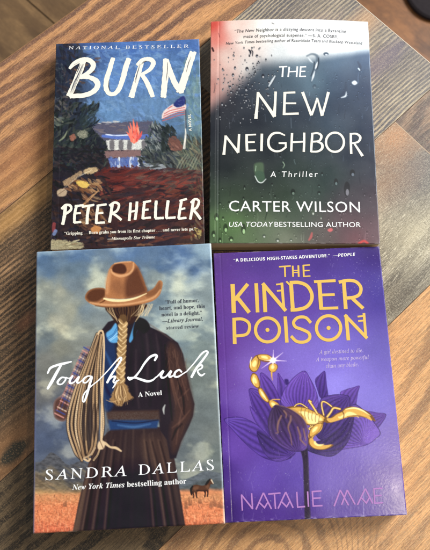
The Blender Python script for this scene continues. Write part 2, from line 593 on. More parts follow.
# ------------------------------------------------------------------ books
class Book:
    def __init__(s, name, label, x, y, rot, w, l, h, step=0.4, bulge=None, edge=0.6, hinge=None):
        s.w, s.l, s.h, s.x, s.y, s.rot = w, l, h, x, y, math.radians(rot)
        s.c, s.s = math.cos(s.rot), math.sin(s.rot)
        s.bulge, s.edge, s.hinge = bulge, edge, hinge
        s.root = bpy.data.objects.new(name, None)
        COL.objects.link(s.root)
        s.root.location = (x * MM, y * MM, 0.0)
        s.root.rotation_euler = (0, 0, s.rot)
        s.root['label'] = label
        s.root['category'] = 'book'
        s.root['group'] = 'books laid out on the table'
        nx, ny = int(w / step) + 1, int(l / step) + 1
        s.xs = np.linspace(-w / 2, w / 2, nx)
        s.ys = np.linspace(l / 2, -l / 2, ny)
        s.X, s.Y = np.meshgrid(s.xs, s.ys)
        s.PX, s.PY = project(*s.world(s.X, s.Y), s.h + s.lift(s.X, s.Y))
        s.img = np.zeros((ny, nx, 3))
        s.zc = 0
        s.sat, s.con, s.lift_c = 1.0, 1.12, 0.0

    def world(s, X, Y):
        return s.x + X * s.c - Y * s.s, s.y + X * s.s + Y * s.c

    def lift(s, X, Y):
        if s.bulge is None:
            return 0.0 * X
        return s.bulge(X / s.w, Y / s.l)

    def ztop(s, X, Y):
        z = s.h + s.lift(X, Y)
        e = s.edge
        for d in (s.w / 2 - np.abs(X), s.l / 2 - np.abs(Y)):
            t = np.clip(1 - d / e, 0, 1)
            z = z - e * 0.7 * (1 - np.sqrt(np.clip(1 - t * t, 0, 1)))
        if s.hinge:
            hx, hd, hw = s.hinge
            z = z - hd * np.exp(-((X + s.w / 2 - hx) / hw) ** 2)
        return z

    def loc(s, pts):
        """photo point -> millimetres on this cover"""
        p = np.asarray(pts, float).reshape(-1, 2)
        z = np.full(len(p), float(s.h))
        for _ in range(4):
            wx, wy = unproject(p[:, 0], p[:, 1], z)
            dx, dy = wx - s.x, wy - s.y
            X = dx * s.c + dy * s.s
            Y = -dx * s.s + dy * s.c
            z = s.h + s.lift(X, Y)
        return np.stack([X, Y], 1)

    def kmm(s, pt):
        a = s.loc([pt, (pt[0] + 5, pt[1])])
        return float(np.linalg.norm(a[1] - a[0]) / 5)

    # ---- painting
    def win(s, P, pad):
        x0, y0 = P.min(0) - pad
        x1, y1 = P.max(0) + pad
        nx, ny = len(s.xs), len(s.ys)
        i0 = int(np.clip((x0 + s.w / 2) / s.w * (nx - 1), 0, nx))
        i1 = int(np.clip((x1 + s.w / 2) / s.w * (nx - 1) + 2, 0, nx))
        j0 = int(np.clip((s.l / 2 - y1) / s.l * (ny - 1), 0, ny))
        j1 = int(np.clip((s.l / 2 - y0) / s.l * (ny - 1) + 2, 0, ny))
        return slice(j0, j1), slice(i0, i1)

    def blend(s, w, cov, col):
        if callable(col):
            col = col(s.PX[w], s.PY[w])
        col = np.asarray(col, float)
        s.img[w] = s.img[w] * (1 - cov[..., None]) + col * cov[..., None]

    def field(s, fn):
        s.img[:] = fn(s.PX, s.PY)

    def poly(s, pts, col, soft=0.5, alpha=1.0, smooth=True, jit=0.0, tex=0.0):
        P = s.loc(pts)
        if smooth:
            P = catmull(P, 5, True)
        w = s.win(P, soft * 2 + jit + 0.5)
        X, Y = s.X[w], s.Y[w]
        if X.size == 0:
            return
        d2 = np.full(X.shape, 1e9)
        ins = np.zeros(X.shape, bool)
        Q = np.roll(P, -1, 0)
        for (ax, ay), (bx, by) in zip(P, Q):
            ex, ey = bx - ax, by - ay
            L2 = ex * ex + ey * ey + 1e-12
            t = np.clip(((X - ax) * ex + (Y - ay) * ey) / L2, 0, 1)
            d2 = np.minimum(d2, (X - ax - t * ex) ** 2 + (Y - ay - t * ey) ** 2)
            if ay != by:
                cond = ((ay > Y) != (by > Y)) & (X < ax + (Y - ay) * ex / (by - ay))
                ins ^= cond
        d = np.sqrt(d2) * np.where(ins, -1, 1)
        if jit:
            d = d + jit * (fbm(X * 0.9, Y * 0.9, 3, 3) - 0.5) * 2
        cov = np.clip(0.5 - d / (2 * soft), 0, 1) * alpha
        if tex:
            cov = cov * (1 - tex * vnoise(X * 1.7, Y * 1.7, 5))
        s.blend(w, cov, col)

    def stroke(s, pts, wd, col, soft=0.35, alpha=1.0, smooth=True, bristle=0.0, hl=None):
        pts = [tuple(p) for p in pts]
        k = s.kmm(pts[0])
        P = s.loc(pts)
        n = len(P)
        if np.isscalar(wd):
            wd = [wd] * n
        if len(wd) != n:
            wd = np.interp(np.linspace(0, 1, n), np.linspace(0, 1, len(wd)), wd)
        A = np.c_[P, np.asarray(wd, float) * k / 2]
        if smooth and n > 2:
            A = catmull(A, 5)
        w = s.win(A[:, :2], A[:, 2].max() + soft * 2)
        X, Y = s.X[w], s.Y[w]
        if X.size == 0:
            return
        best = np.full(X.shape, 1e9)
        for (ax, ay, ar), (bx, by, br) in zip(A[:-1], A[1:]):
            ex, ey = bx - ax, by - ay
            L2 = ex * ex + ey * ey + 1e-12
            t = np.clip(((X - ax) * ex + (Y - ay) * ey) / L2, 0, 1)
            dd = np.hypot(X - ax - t * ex, Y - ay - t * ey) - (ar + (br - ar) * t)
            best = np.minimum(best, dd)
        cov = np.clip(0.5 - best / (2 * soft), 0, 1) * alpha
        if bristle:
            ang = math.atan2(P[-1][1] - P[0][1], P[-1][0] - P[0][0])
            uu = X * math.cos(ang) + Y * math.sin(ang)
            vv = -X * math.sin(ang) + Y * math.cos(ang)
            cov = cov * (1 - bristle * sstep(0.45, 0.75, vnoise(uu * 0.25, vv * 2.2, 2)))
        s.blend(w, cov, col)
        if hl is not None:
            cov2 = np.clip(0.5 - (best + A[:, 2].mean() * 0.75) / (2 * soft), 0, 1) * alpha
            s.blend(w, cov2, hl)

    def dab(s, x, y, ln, wd, ang, col, alpha=0.9, bristle=0.5):
        dx, dy = math.cos(ang) * ln / 2, math.sin(ang) * ln / 2
        cv = random.uniform(-0.18, 0.18) * ln
        s.stroke([(x - dx, y - dy), (x - dy * cv / ln, y + dx * cv / ln), (x + dx, y + dy)], [wd * 0.5, wd, wd * 0.6], col, 0.35, alpha, True, bristle)

    def dabs(s, box, n, ln, wd, ang, cols, aj=0.4, alpha=0.9, inside=None):
        x0, y0, x1, y1 = box
        for _ in range(n):
            x, y = random.uniform(x0, x1), random.uniform(y0, y1)
            if inside and not inside(x, y):
                continue
            c = random.choice(cols)
            j = random.uniform(-9, 9)
            c = tuple(max(0, min(255, q + j)) for q in c)
            s.dab(x, y, ln * random.uniform(0.5, 1.4), wd * random.uniform(0.6, 1.4), ang + random.uniform(-aj, aj), c, alpha)

    # ---- geometry
    def build_cover(s, mat, t=0.45, inset=0.0):
        xs, ys = s.xs, s.ys
        V, Fq, ring = solid(xs, ys, s.ztop, lambda X, Y: s.ztop(X, Y) - t)
        me = mesh_np('front_cover', V, Fq, True)
        dx_, dy_ = s.w / 2 - np.abs(s.X), s.l / 2 - np.abs(s.Y)
        ed_ = np.minimum(dx_, dy_)
        cor = np.exp(-np.hypot(dx_, dy_) / 2.2)
        wear = np.clip(np.exp(-ed_ / .35) * sstep(.42, .8, fbm(s.X * .25 + 7, s.Y * .25, 5)) * .55 + cor * .5 * fbm(s.X * 1.3, s.Y * 1.3, 2), 0, .8)[..., None]
        s.img[:] = s.img * (1 - wear) + np.array([214, 208, 200]) * wear
        img = np.clip(s.img, 0, 255) / 255.0
        g_ = img.mean(-1, keepdims=True)
        img = g_ + (img - g_) * s.sat
        img = np.clip(0.5 + (img - 0.5) * s.con + s.lift_c, 0, 0.999)
        img = np.clip((lin(img) - 0.008) * 1.1, 0.003, 0.9)
        flat = img.reshape(-1, 3)
        cols = np.concatenate([flat, flat[ring], flat[ring] * 0.9, flat[[0, 0, 0, 0]]])
        ca = me.color_attributes.new('print', 'FLOAT_COLOR', 'POINT')
        ca.data.foreach_set('color', np.c_[cols, np.ones(len(cols))].astype(np.float32).ravel())
        s.cover = link('front_cover', me, s.root, [mat])
        return s.cover

    def build_body(s, pages, cover_m, spine_m, t=0.45, over=0.3, spine_t=0.6, board=0.45):
        """page block, spine and back cover"""
        w, l = s.w, s.l
        xs = np.linspace(-w / 2 + spine_t + 0.05, w / 2 - over, 40)
        ys = np.linspace(l / 2 - over, -l / 2 + over, 40)
        V, Fq, _ = solid(xs, ys, lambda X, Y: s.h + s.lift(X, Y) - s.edge * 0.7 - t - 0.1 - (s.hinge[1] if s.hinge else 0) * np.exp(-((X + w / 2 - (s.hinge[0] if s.hinge else 0)) / 6.0) ** 2), lambda X, Y: 0 * X + board + 0.05)
        link('page_block', mesh_np('page_block', V, Fq, False), s.root, [pages])
        V, Fq, _ = solid(np.linspace(-w / 2, w / 2, 2), np.linspace(l / 2, -l / 2, 2), lambda X, Y: 0 * X + board, lambda X, Y: 0 * X + 0.02)
        link('back_cover', mesh_np('back_cover', V, Fq, False), s.root, [cover_m])
        V, Fq, _ = solid(np.linspace(-w / 2 + 0.02, -w / 2 + spine_t, 3), np.linspace(l / 2, -l / 2, 30),
                         lambda X, Y: s.h + s.lift(X, Y) - s.edge * 0.75 - t * 0.3 - 0.2, lambda X, Y: 0 * X + board + 0.03)
        link('spine', mesh_np('spine', V, Fq, False), s.root, [spine_m])

    # ---- lettering as thin ink shapes lying on the cover
    def put(s, name, polys, mat, label=None, over=None, over_mat=None):
        """polys: list of (verts (n,2) mm, faces list)"""
        V, F = [], []
        nface = 0
        n_main = len(polys)
        for ip, (vv, fc) in enumerate(list(polys) + list(over or [])):
            if ip == n_main:
                nface = len(F)
            s.zc += 1
            k0 = len(V)
            vv = np.asarray(vv, float)
            zz = s.h + s.lift(vv[:, 0], vv[:, 1]) + 0.10 + 0.004 * (s.zc % 25) + (0.16 if ip >= n_main else 0)
            if s.hinge:
                hx, hd, hw = s.hinge
                zz = zz - hd * np.exp(-((vv[:, 0] + s.w / 2 - hx) / hw) ** 2)
            if len(fc) > 5 and len(fc[0]) == 4 and len(vv) % 2 == 0:      # later parts of a stroke lie over earlier ones
                hh = len(vv) // 2
                zz = zz + 0.05 * np.concatenate([np.arange(hh), np.arange(hh)]) / hh
            V += [(a, b, c) for (a, b), c in zip(vv, zz)]
            F += [tuple(i + k0 for i in f) for f in fc]
        me = bpy.data.meshes.new(name)
        me.from_pydata([(a * MM, b * MM, c * MM) for a, b, c in V], [], F)
        me.update()
        o = link(name, me, s.cover, [mat] + ([over_mat] if over else []))
        if over:
            for p_ in me.polygons[nface:]:
                p_.material_index = 1
        if label:
            o['label'] = label
        return o

    def ribbon(s, pts, wd, smooth=True, cap='round', rough=0.0, n=8):
        k = s.kmm(pts[0])
        P = s.loc(pts)
        m = len(P)
        if np.isscalar(wd):
            wd = [wd] * m
        if len(wd) != m:
            wd = np.interp(np.linspace(0, 1, m), np.linspace(0, 1, len(wd)), wd)
        A = np.c_[P, np.asarray(wd, float) * k / 2]
        if smooth:
            A = catmull(A, n)
        C, R = A[:, :2], A[:, 2].copy()
        if rough:
            i = np.arange(len(C))
            seed = random.random() * 90
        if cap == 'round' and not rough:
            d0 = C[0] - C[1]
            d1 = C[-1] - C[-2]
            d0 /= np.linalg.norm(d0) + 1e-9
            d1 /= np.linalg.norm(d1) + 1e-9
            th = [0.25, 0.6, 0.85, 0.98]
            pre = [(C[0] + d0 * R[0] * q, R[0] * math.sqrt(max(0.0, 1 - q * q))) for q in reversed(th)]
            post = [(C[-1] + d1 * R[-1] * q, R[-1] * math.sqrt(max(0.0, 1 - q * q))) for q in th]
            C = np.array([a for a, _ in pre] + list(C) + [a for a, _ in post])
            R = np.array([b for _, b in pre] + list(R) + [b for _, b in post])
        T = np.gradient(C, axis=0)
        T /= np.linalg.norm(T, axis=1)[:, None] + 1e-9
        N = np.stack([-T[:, 1], T[:, 0]], 1)
        if not smooth:      # mitre
            seg = np.diff(C, axis=0)
            seg /= np.linalg.norm(seg, axis=1)[:, None] + 1e-9
            for i in range(1, len(C) - 1):
                nb = N[i]
                sn = np.array([-seg[i - 1][1], seg[i - 1][0]])
                R[i] = R[i] / max(0.45, abs(float(nb @ sn)))
        Rl, Rr = R.copy(), R.copy()
        if rough:
            t = np.arange(len(C)) * 0.9
            Rl = Rl * (1 + rough * (vnoise(t + seed, t * 0 + seed, 1) - 0.5) * 2)
            Rr = Rr * (1 + rough * (vnoise(t + seed + 40, t * 0 + seed, 2) - 0.5) * 2)
        Lf, Rt = C + N * Rl[:, None], C - N * Rr[:, None]
        V = np.concatenate([Lf, Rt])
        q = len(C)
        F = [(i, q + i, q + i + 1, i + 1) for i in range(q - 1)]
        if rough:     # ragged brush ends
            for end, sgn in ((0, -1), (q - 1, 1)):
                kk = 6
                a, b = (Lf[end], Rt[end])
                base = len(V)
                ext = []
                for j in range(kk + 1):
                    f = j / kk
                    e = R[end] * random.uniform(0.1, 0.55) * (1 - (2 * f - 1) ** 2 * 0.6)
                    ext.append(a * (1 - f) + b * f + T[end] * sgn * e)
                V = np.concatenate([V, np.array(ext), np.array([a * (1 - j / kk) + b * j / kk for j in range(kk + 1)])])
                for j in range(kk):
                    f4 = (base + j, base + j + 1, base + kk + 1 + j + 1, base + kk + 1 + j)
                    F.append(f4 if sgn > 0 else f4[::-1])
        # make faces look up
        out = []
        for f in F:
            a, b, c = V[f[0]], V[f[1]], V[f[2]]
            if (b[0] - a[0]) * (c[1] - a[1]) - (b[1] - a[1]) * (c[0] - a[0]) < 0:
                f = tuple(reversed(f))
            out.append(f)
        return V, out

    def ring_shape(s, c, rx, ry, wd, n=48, a0=0, a1=360):
        pts = [(c[0] + rx * math.cos(math.radians(t)), c[1] + ry * math.sin(math.radians(t))) for t in np.linspace(a0, a1, n)]
        return s.ribbon(pts, wd, smooth=False, cap='flat')

    def disc(s, c, r, n=24):
        P = s.loc([(c[0] + r * math.cos(t), c[1] - r * math.sin(t)) for t in np.linspace(0, 2 * math.pi, n, endpoint=False)])
        return P, [tuple(range(n))]

    def line(s, text, pl, pr, cap, style='sans', shear=0.0, arc=0.0, space=1.0):
        V, F, x0, x1, ch = text_shape(text, style, space)
        A, B = s.loc([pl, pr])
        up = s.loc([pl, (pl[0] + (pr[1] - pl[1]) / max(1e-6, math.hypot(pr[0] - pl[0], pr[1] - pl[1])) * cap,
                         pl[1] - (pr[0] - pl[0]) / max(1e-6, math.hypot(pr[0] - pl[0], pr[1] - pl[1])) * cap)])
        caph = float(np.linalg.norm(up[1] - up[0]))
        e = (B - A)
        n_ = np.array([-e[1], e[0]]) / (np.linalg.norm(e) + 1e-9)
        X = (V[:, 0] + shear * V[:, 1] - x0) / (x1 - x0)
        Yv = V[:, 1] / ch * caph
        P = A + X[:, None] * e + (Yv + arc * 4 * X * (1 - X))[:, None] * n_
        return P, F


_TC = {}


def mathify(t, style):
    base = {'bold': (0x1D400, 0x1D41A), 'italic': (0x1D434, 0x1D44E), 'upright': (0x1D434, 0x1D44E), 'bolditalic': (0x1D468, 0x1D482),
            'sansbold': (0x1D5D4, 0x1D5EE), 'sansbolditalic': (0x1D63C, 0x1D656)}.get(style)
    if not base:
        return t
    out = ''
    for ch in t:
        if 'A' <= ch <= 'Z':
            out += chr(base[0] + ord(ch) - 65)
        elif 'a' <= ch <= 'z':
            out += '\u210e' if (ch == 'h' and style in ('italic', 'upright')) else chr(base[1] + ord(ch) - 97)
        else:
            out += ch
    return out


def raw_text(t, space=1.0):
    cu = bpy.data.curves.new('tmp', 'FONT')
    cu.body = t
    cu.space_character = space
    cu.resolution_u = 3
    ob = bpy.data.objects.new('tmp', cu)
    COL.objects.link(ob)
    dg = bpy.context.evaluated_depsgraph_get()
    me = bpy.data.meshes.new_from_object(ob.evaluated_get(dg))
    V = np.array([v.co[:2] for v in me.vertices]) if len(me.vertices) else np.zeros((0, 2))
    F = [tuple(p.vertices) for p in me.polygons]
    bpy.data.objects.remove(ob)
    bpy.data.curves.remove(cu)
    bpy.data.meshes.remove(me)
    return V, F


def text_shape(t, style, space):
    runs = t if isinstance(t, list) else [(t, style)]
    body = ''.join(mathify(a, b) for a, b in runs)
    V, F = raw_text(body, space)
    if style not in _TC:
        hv, _ = raw_text(mathify('H', style))
        _TC[style] = hv[:, 1].max()
    if style == 'upright':
        V = V.copy()
        V[:, 0] -= 0.213 * V[:, 1]
    return V, F, V[:, 0].min(), V[:, 0].max(), _TC[style]


def idw(cps, p=2.0, eps=6.0):
    P = np.array([c[:2] for c in cps], float)
    C = np.array([c[2] for c in cps], float)

    def f(px, py):
        W = 0
        S = 0
        for (x, y), c in zip(P, C):
            w = 1.0 / ((px - x) ** 2 + (py - y) ** 2 + eps * eps) ** (p / 2)
            W = W + w
            S = S + w[..., None] * c
        return S / W[..., None]
    return f


PAGES = page_mat()
CREAM = plain('ink_cream', (246, 238, 220), 0.5, 0.35)
WHITE = plain('ink_white', (250, 248, 244), 0.45, 0.35)
#=== BOOKS ===
# ================= 1. painted landscape paperback (top left)
bk = Book('paperback_book', 'dark blue paperback with a brushy painted house and flag scene, above the cowboy hat book',
          -74.35, 253.78, 0.76, 130.06, 194.24, 20, edge=0.6, bulge=lambda a, b: 0.9 * sstep(0.1, .5, a) * sstep(-.2, .5, b) + .3 * np.sin(b * 5 + 1) * sstep(.2, .5, a), hinge=(6.5, .12, .6))
bk.sat, bk.con, bk.lift_c = .92, 1.15, .02
base = idw([(60, 45, (46, 52, 72)), (60, 75, (38, 42, 54)), (78, 60, (50, 58, 78)), (95, 44, (66, 90, 138)), (130, 42, (72, 104, 158)), (190, 42, (70, 100, 152)),
            (110, 80, (88, 122, 170)), (150, 75, (84, 116, 164)), (185, 80, (78, 108, 146)), (198, 90, (98, 122, 134)), (198, 120, (94, 120, 130)), (150, 105, (92, 122, 156)),
            (110, 112, (92, 124, 160)), (168, 130, (84, 112, 144)), (55, 110, (52, 56, 66)), (60, 135, (38, 42, 48)), (90, 145, (34, 36, 42)), (60, 170, (42, 38, 44)),
            (90, 165, (44, 38, 40)), (75, 200, (48, 38, 40)), (75, 235, (48, 38, 42)), (120, 175, (74, 46, 46)), (160, 190, (100, 48, 44)), (190, 195, (84, 46, 44)),
            (120, 205, (66, 42, 40)), (150, 215, (52, 38, 40)), (195, 220, (82, 50, 42)), (110, 240, (58, 40, 42)), (160, 240, (46, 38, 48)), (200, 240, (62, 46, 42)),
            (175, 150, (58, 64, 66)), (195, 150, (62, 74, 72)), (195, 175, (74, 70, 62)), (150, 150, (58, 62, 66))], 3.2, 5)
bk.field(lambda x, y: base(x + 10 * (fbm(x * .12, y * .12, 1) - .5), y + 10 * (fbm(x * .12, y * .12, 2) - .5)) * (0.9 + 0.2 * fbm(x * .5, y * .25, 3)[..., None]))
sky = [(98, 132, 178), (108, 142, 184), (90, 120, 168), (118, 146, 176), (102, 130, 162)]
bk.dabs((85, 48, 200, 124), 230, 9, 3.2, 0.5, sky, 0.9, 0.5)
bk.dabs((184, 62, 203, 140), 60, 9, 2.6, 1.4, [(96, 124, 130), (110, 136, 138), (84, 110, 124), (120, 140, 132)], 0.4, 0.6)
bk.dabs((88, 43, 200, 52), 40, 9, 2.4, 0.1, [(70, 100, 156), (78, 108, 162)], 0.3, 0.6)
dk = [(40, 42, 50), (48, 46, 54), (36, 40, 52), (58, 52, 56), (46, 54, 60)]
edge_l = lambda x, y: x < 82 - abs(y - 70) * 0.28 + 6 * random.random()
bk.dabs((50, 44, 95, 110), 170, 7, 3.0, 1.0, dk, 0.9, 0.9, edge_l)
bk.dabs((76, 58, 100, 72), 12, 4, 2.2, 0.3, [(84, 66, 62), (60, 56, 66), (100, 78, 66)], 0.6)
bk.dabs((70, 80, 86, 96), 14, 3.5, 2.2, 0.3, [(104, 78, 66), (56, 50, 56), (80, 66, 62)], 0.8)
bk.dabs((52, 60, 68, 110), 26, 3.5, 1.2, 0.3, [(84, 90, 98), (70, 66, 72), (104, 100, 98)], 0.9, 0.6)
# left trees
tr = [(36, 42, 42), (44, 52, 50), (32, 34, 38), (52, 60, 56), (40, 44, 54), (62, 66, 60)]
tree_in = lambda x, y: (x < 92 + 6 * math.sin(y * .25) and y > 98 + 0.30 * abs(x - 72)) or (y > 126 and x < 105)
bk.dabs((50, 98, 108, 168), 520, 6.5, 2.3, -0.9, tr, 0.7, 0.95, tree_in)
bk.dabs((80, 104, 98, 124), 40, 6, 1.6, -1.0, [(64, 78, 86), (48, 58, 62), (40, 46, 50)], 0.4)
bk.dabs((54, 96, 72, 120), 26, 4, 2, 0.4, [(86, 82, 78), (68, 64, 66), (50, 48, 56)], 0.9)
bk.dabs((52, 112, 62, 128), 10, 5, 2.4, 0.5, [(120, 122, 104), (90, 96, 88)], 0.5, 0.8)
bk.stroke([(59, 141), (64, 137), (67, 131)], [1, 2, .6], (128, 132, 108), alpha=.85)
bk.poly([(77, 134), (82, 130), (88, 132), (86, 138), (80, 138)], (140, 138, 118), jit=1.2, tex=.5)
bk.poly([(69, 137), (73, 134), (76, 138), (72, 141)], (150, 96, 78), jit=1, tex=.4)
bk.dabs((52, 146, 104, 172), 160, 6, 2.2, 0.3, [(34, 34, 42), (42, 38, 44), (30, 30, 36), (52, 44, 46)], 0.9, 0.95)
# house
bk.poly([(92, 128), (98, 123), (150, 121), (168, 130), (168, 142), (104, 141)], (84, 82, 98), smooth=False, jit=1.5)
bk.dabs((98, 124, 150, 132), 26, 8, 2, 0.05, [(94, 88, 100), (76, 78, 96), (110, 100, 102)], 0.2)
bk.dabs((97, 121, 120, 124), 10, 5, 1.3, 0.05, [(190, 186, 176), (160, 158, 160)], 0.2)
bk.stroke([(103, 136), (118, 137), (134, 137), (154, 136)], [3, 5, 5, 4], (84, 108, 176), bristle=.3)
bk.stroke([(106, 134.5), (116, 135.5), (128, 135)], 1.4, (196, 204, 220), bristle=.4)
bk.poly([(106, 140), (130, 140), (156, 139), (156, 150), (108, 150)], (206, 204, 194), jit=1.2, smooth=False, tex=.25)
for wx in (112, 121, 129.5, 144, 149):
    bk.poly([(wx - 2, 141), (wx + 2, 141), (wx + 2, 149), (wx - 2, 149)], (106, 102, 104), jit=.8)
bk.poly([(104, 151), (140, 150), (141, 158), (106, 158)], (122, 96, 94), jit=1.4, smooth=False)
bk.poly([(108, 158), (144, 157), (146, 169), (111, 170)], (88, 106, 160), jit=1.4, smooth=False, tex=.2)
for wx in (119, 131, 139):
    bk.stroke([(wx, 158), (wx - .5, 163), (wx + .4, 169)], [2.4, 2.8, 3.4], (196, 198, 200), bristle=.4)
bk.dabs((106, 157, 146, 171), 26, 4, 2, 1.3, [(70, 92, 150), (150, 160, 184), (96, 116, 160)], 0.5)
# blaze
for a, b, w_ in [((132, 141), (128, 126), 3), ((134, 142), (133, 119), 3.4), ((136, 141), (138, 126), 3), ((132, 140), (126.5, 132), 2.6), ((137, 140), (142, 131), 2.6), ((135, 134), (137, 122), 2), ((131, 134), (130, 123), 2)]:
    bk.stroke([a, ((a[0] + b[0]) / 2 + .8, (a[1] + b[1]) / 2), b], [w_, w_, .5], random.choice([(222, 96, 80), (232, 112, 92), (206, 80, 70)]), bristle=.2)
bk.dabs((128, 126, 141, 141), 12, 4, 1, 1.3, [(238, 140, 110), (196, 60, 52)], 0.5)
# right trees
bk.dabs((146, 124, 176, 166), 230, 5.5, 2.3, 0.9, [(54, 62, 64), (42, 48, 50), (70, 78, 80), (86, 92, 90), (48, 54, 62)], 0.8, .95,
        lambda x, y: y > 124 + 0.02 * (x - 160) ** 2)
bk.dabs((150, 122, 160, 150), 26, 5, 1.4, 1.1, [(110, 116, 118), (126, 130, 126)], 0.5)
bk.dabs((162, 128, 174, 150), 60, 5, 2.4, 1.2, [(38, 44, 46), (46, 52, 50)], 0.6, .95)
bk.dabs((140, 150, 205, 184), 330, 6.5, 2.1, 0.6, [(58, 64, 62), (72, 76, 72), (44, 46, 48), (84, 88, 80), (52, 56, 66), (92, 94, 86)], 0.7, .9)
bk.dabs((178, 138, 204, 172), 150, 7, 1.6, 1.0, [(84, 92, 80), (100, 104, 86), (62, 70, 66), (118, 112, 90), (74, 66, 58)], 0.5, .9)
bk.poly([(168, 141), (174, 136), (181, 143), (182, 150), (172, 150)], (104, 72, 64), jit=1.2)
bk.dabs((168, 137, 182, 150), 14, 4, 1.5, 0.6, [(112, 76, 66), (130, 92, 80), (74, 60, 58)], 0.4)
for i in range(7):
    bk.stroke([(176 + i * 3, 170), (180 + i * 3, 162), (186 + i * 2.6, 154)], [.6, 1.3, .4], random.choice([(132, 132, 112), (110, 114, 96)]), alpha=.7)
bk.dabs((140, 164, 172, 172), 22, 6, 2.2, -0.1, [(142, 146, 150), (108, 116, 126), (84, 86, 92)], 0.5)
# flag and pole
bk.stroke([(184.8, 97), (185, 120), (185.4, 130)], [.7, .8, .8], (150, 146, 146), bristle=.5, alpha=.8)
bk.stroke([(185.4, 129), (185.6, 134), (184.2, 148)], [.8, 1.6, 2.4], (206, 200, 188), bristle=.5)
bk.stroke([(185.4, 100), (185.9, 118), (186, 128)], .9, (52, 48, 58), alpha=.8)
bk.poly([(161.5, 117), (164, 111), (173, 104), (178, 106), (185.5, 104.5), (185, 110), (176, 112.5), (168, 116), (163, 118.6)], (206, 186, 180), jit=.4)
for i in range(5):
    y0 = 105.5 + i * 2.3
    bk.stroke([(162.6 + (4 - i) * .6, y0 + 6.0), (170, y0 + 2.6 + .3 * i), (177, y0 + 1.2), (184.6, y0 - .4)] if i else [(168, 108.6), (172, 106)], .95, (178, 84, 84), alpha=.85)
bk.poly([(173.5, 104.6), (178, 99), (184.5, 96.2), (184.6, 104.5), (178, 107.2)], (46, 54, 108), jit=.5)
bk.dabs((175, 99, 184, 105), 6, 1.6, .6, .3, [(120, 124, 160)], 0.4, .6)
# field
bk.poly([(96, 172), (125, 166), (160, 171), (203, 180), (206, 212), (190, 213), (160, 200), (128, 190), (100, 184)], (84, 42, 40), jit=3, tex=.3)
bk.dabs((104, 170, 205, 206), 210, 16, 2.6, -0.22, [(112, 50, 44), (78, 40, 40), (132, 66, 54), (62, 38, 40), (88, 52, 48), (54, 36, 42)], 0.3, .8)
bk.dabs((110, 176, 190, 190), 40, 18, 3.4, -0.12, [(112, 52, 46), (122, 60, 50), (96, 46, 44)], 0.12, .55)
bk.dabs((100, 186, 205, 215), 90, 12, 2.4, -0.3, [(46, 38, 44), (60, 44, 44), (38, 34, 42)], 0.5, .75)
bk.dabs((120, 188, 205, 243), 130, 13, 3, -0.18, [(56, 38, 42), (44, 34, 40), (84, 46, 42), (96, 54, 44)], 0.4, .8)
bk.dabs((138, 168, 206, 190), 60, 8, 2.2, -0.3, [(70, 62, 60), (52, 48, 50), (90, 74, 64)], 0.4, .7)
bk.dabs((190, 176, 206, 243), 55, 5, 2.2, 1.0, [(92, 72, 56), (74, 66, 52), (110, 88, 66), (60, 48, 44)], 0.6, .8)
# lower left foliage smears
bk.dabs((52, 176, 110, 243), 260, 8, 2.6, 0.5, [(42, 36, 42), (52, 40, 40), (36, 32, 38), (66, 48, 42), (44, 42, 54)], 0.9, .9)
br = [(150, 112, 78), (128, 88, 60), (112, 76, 56), (166, 130, 92)]
bk.dabs((66, 180, 100, 192), 50, 6, 2.4, 0.55, br, 0.5, .85)
bk.dabs((82, 196, 104, 226), 46, 6, 2.3, 0.7, br + [(86, 60, 50)], 0.7, .75)
bk.dabs((80, 222, 112, 242), 40, 6, 2.6, 0.1, [(104, 70, 54), (134, 94, 68), (80, 54, 46), (60, 44, 44)], 0.7, .75)
bk.poly([(83, 171), (88, 168), (96, 167.5), (98, 171), (92, 173.5), (85, 174)], (188, 160, 118), jit=.9, tex=.3)
bk.poly([(63, 182), (70, 177), (80, 171), (82, 174), (74, 180), (66, 186)], (160, 132, 100), jit=.9, tex=.3)
bk.poly([(76, 181.5), (84, 181), (89, 184), (87, 187.5), (80, 187)], (206, 172, 86), jit=.7, tex=.15)
bk.poly([(57, 191), (62, 188.5), (67, 191), (65, 196), (58, 196)], (166, 144, 118), jit=.6)
bk.stroke([(58, 194.5), (66, 189), (72, 184)], .5, (110, 88, 74))
bk.stroke([(64, 188), (80, 176), (92, 170)], [.7, 1.3, .6], (220, 206, 176), alpha=.55, bristle=.6)
bk.stroke([(82, 206), (90, 198), (98, 191)], [2, 2.6, 1.2], (186, 140, 96), alpha=.85, bristle=.4)
bk.poly([(91, 229), (96, 225), (101, 228), (98, 233), (92, 233)], (178, 122, 74), jit=.8)
bk.poly([(49, 245), (52, 240), (66, 241), (82, 243), (80, 249), (50, 251)], (166, 154, 118), jit=1.2, tex=.3)
bk.dabs((51, 240, 80, 247), 18, 7, 1.4, -0.1, [(190, 178, 140), (120, 108, 84), (148, 140, 110)], 0.2)
bk.stroke([(54, 224), (53.5, 228), (54, 231)], 3.6, (150, 66, 66), alpha=.8, bristle=.3)
bk.stroke([(55.5, 231), (54, 234)], 3.6, (110, 130, 170), alpha=.8)
bk.dabs((74, 244, 200, 246), 20, 8, 1.6, 0, [(120, 84, 62), (70, 50, 46)], 0.2)
bk.dabs((195, 228, 202, 238), 14, 3, 2, 1, [(170, 150, 90), (120, 110, 70)], 0.9, .8)
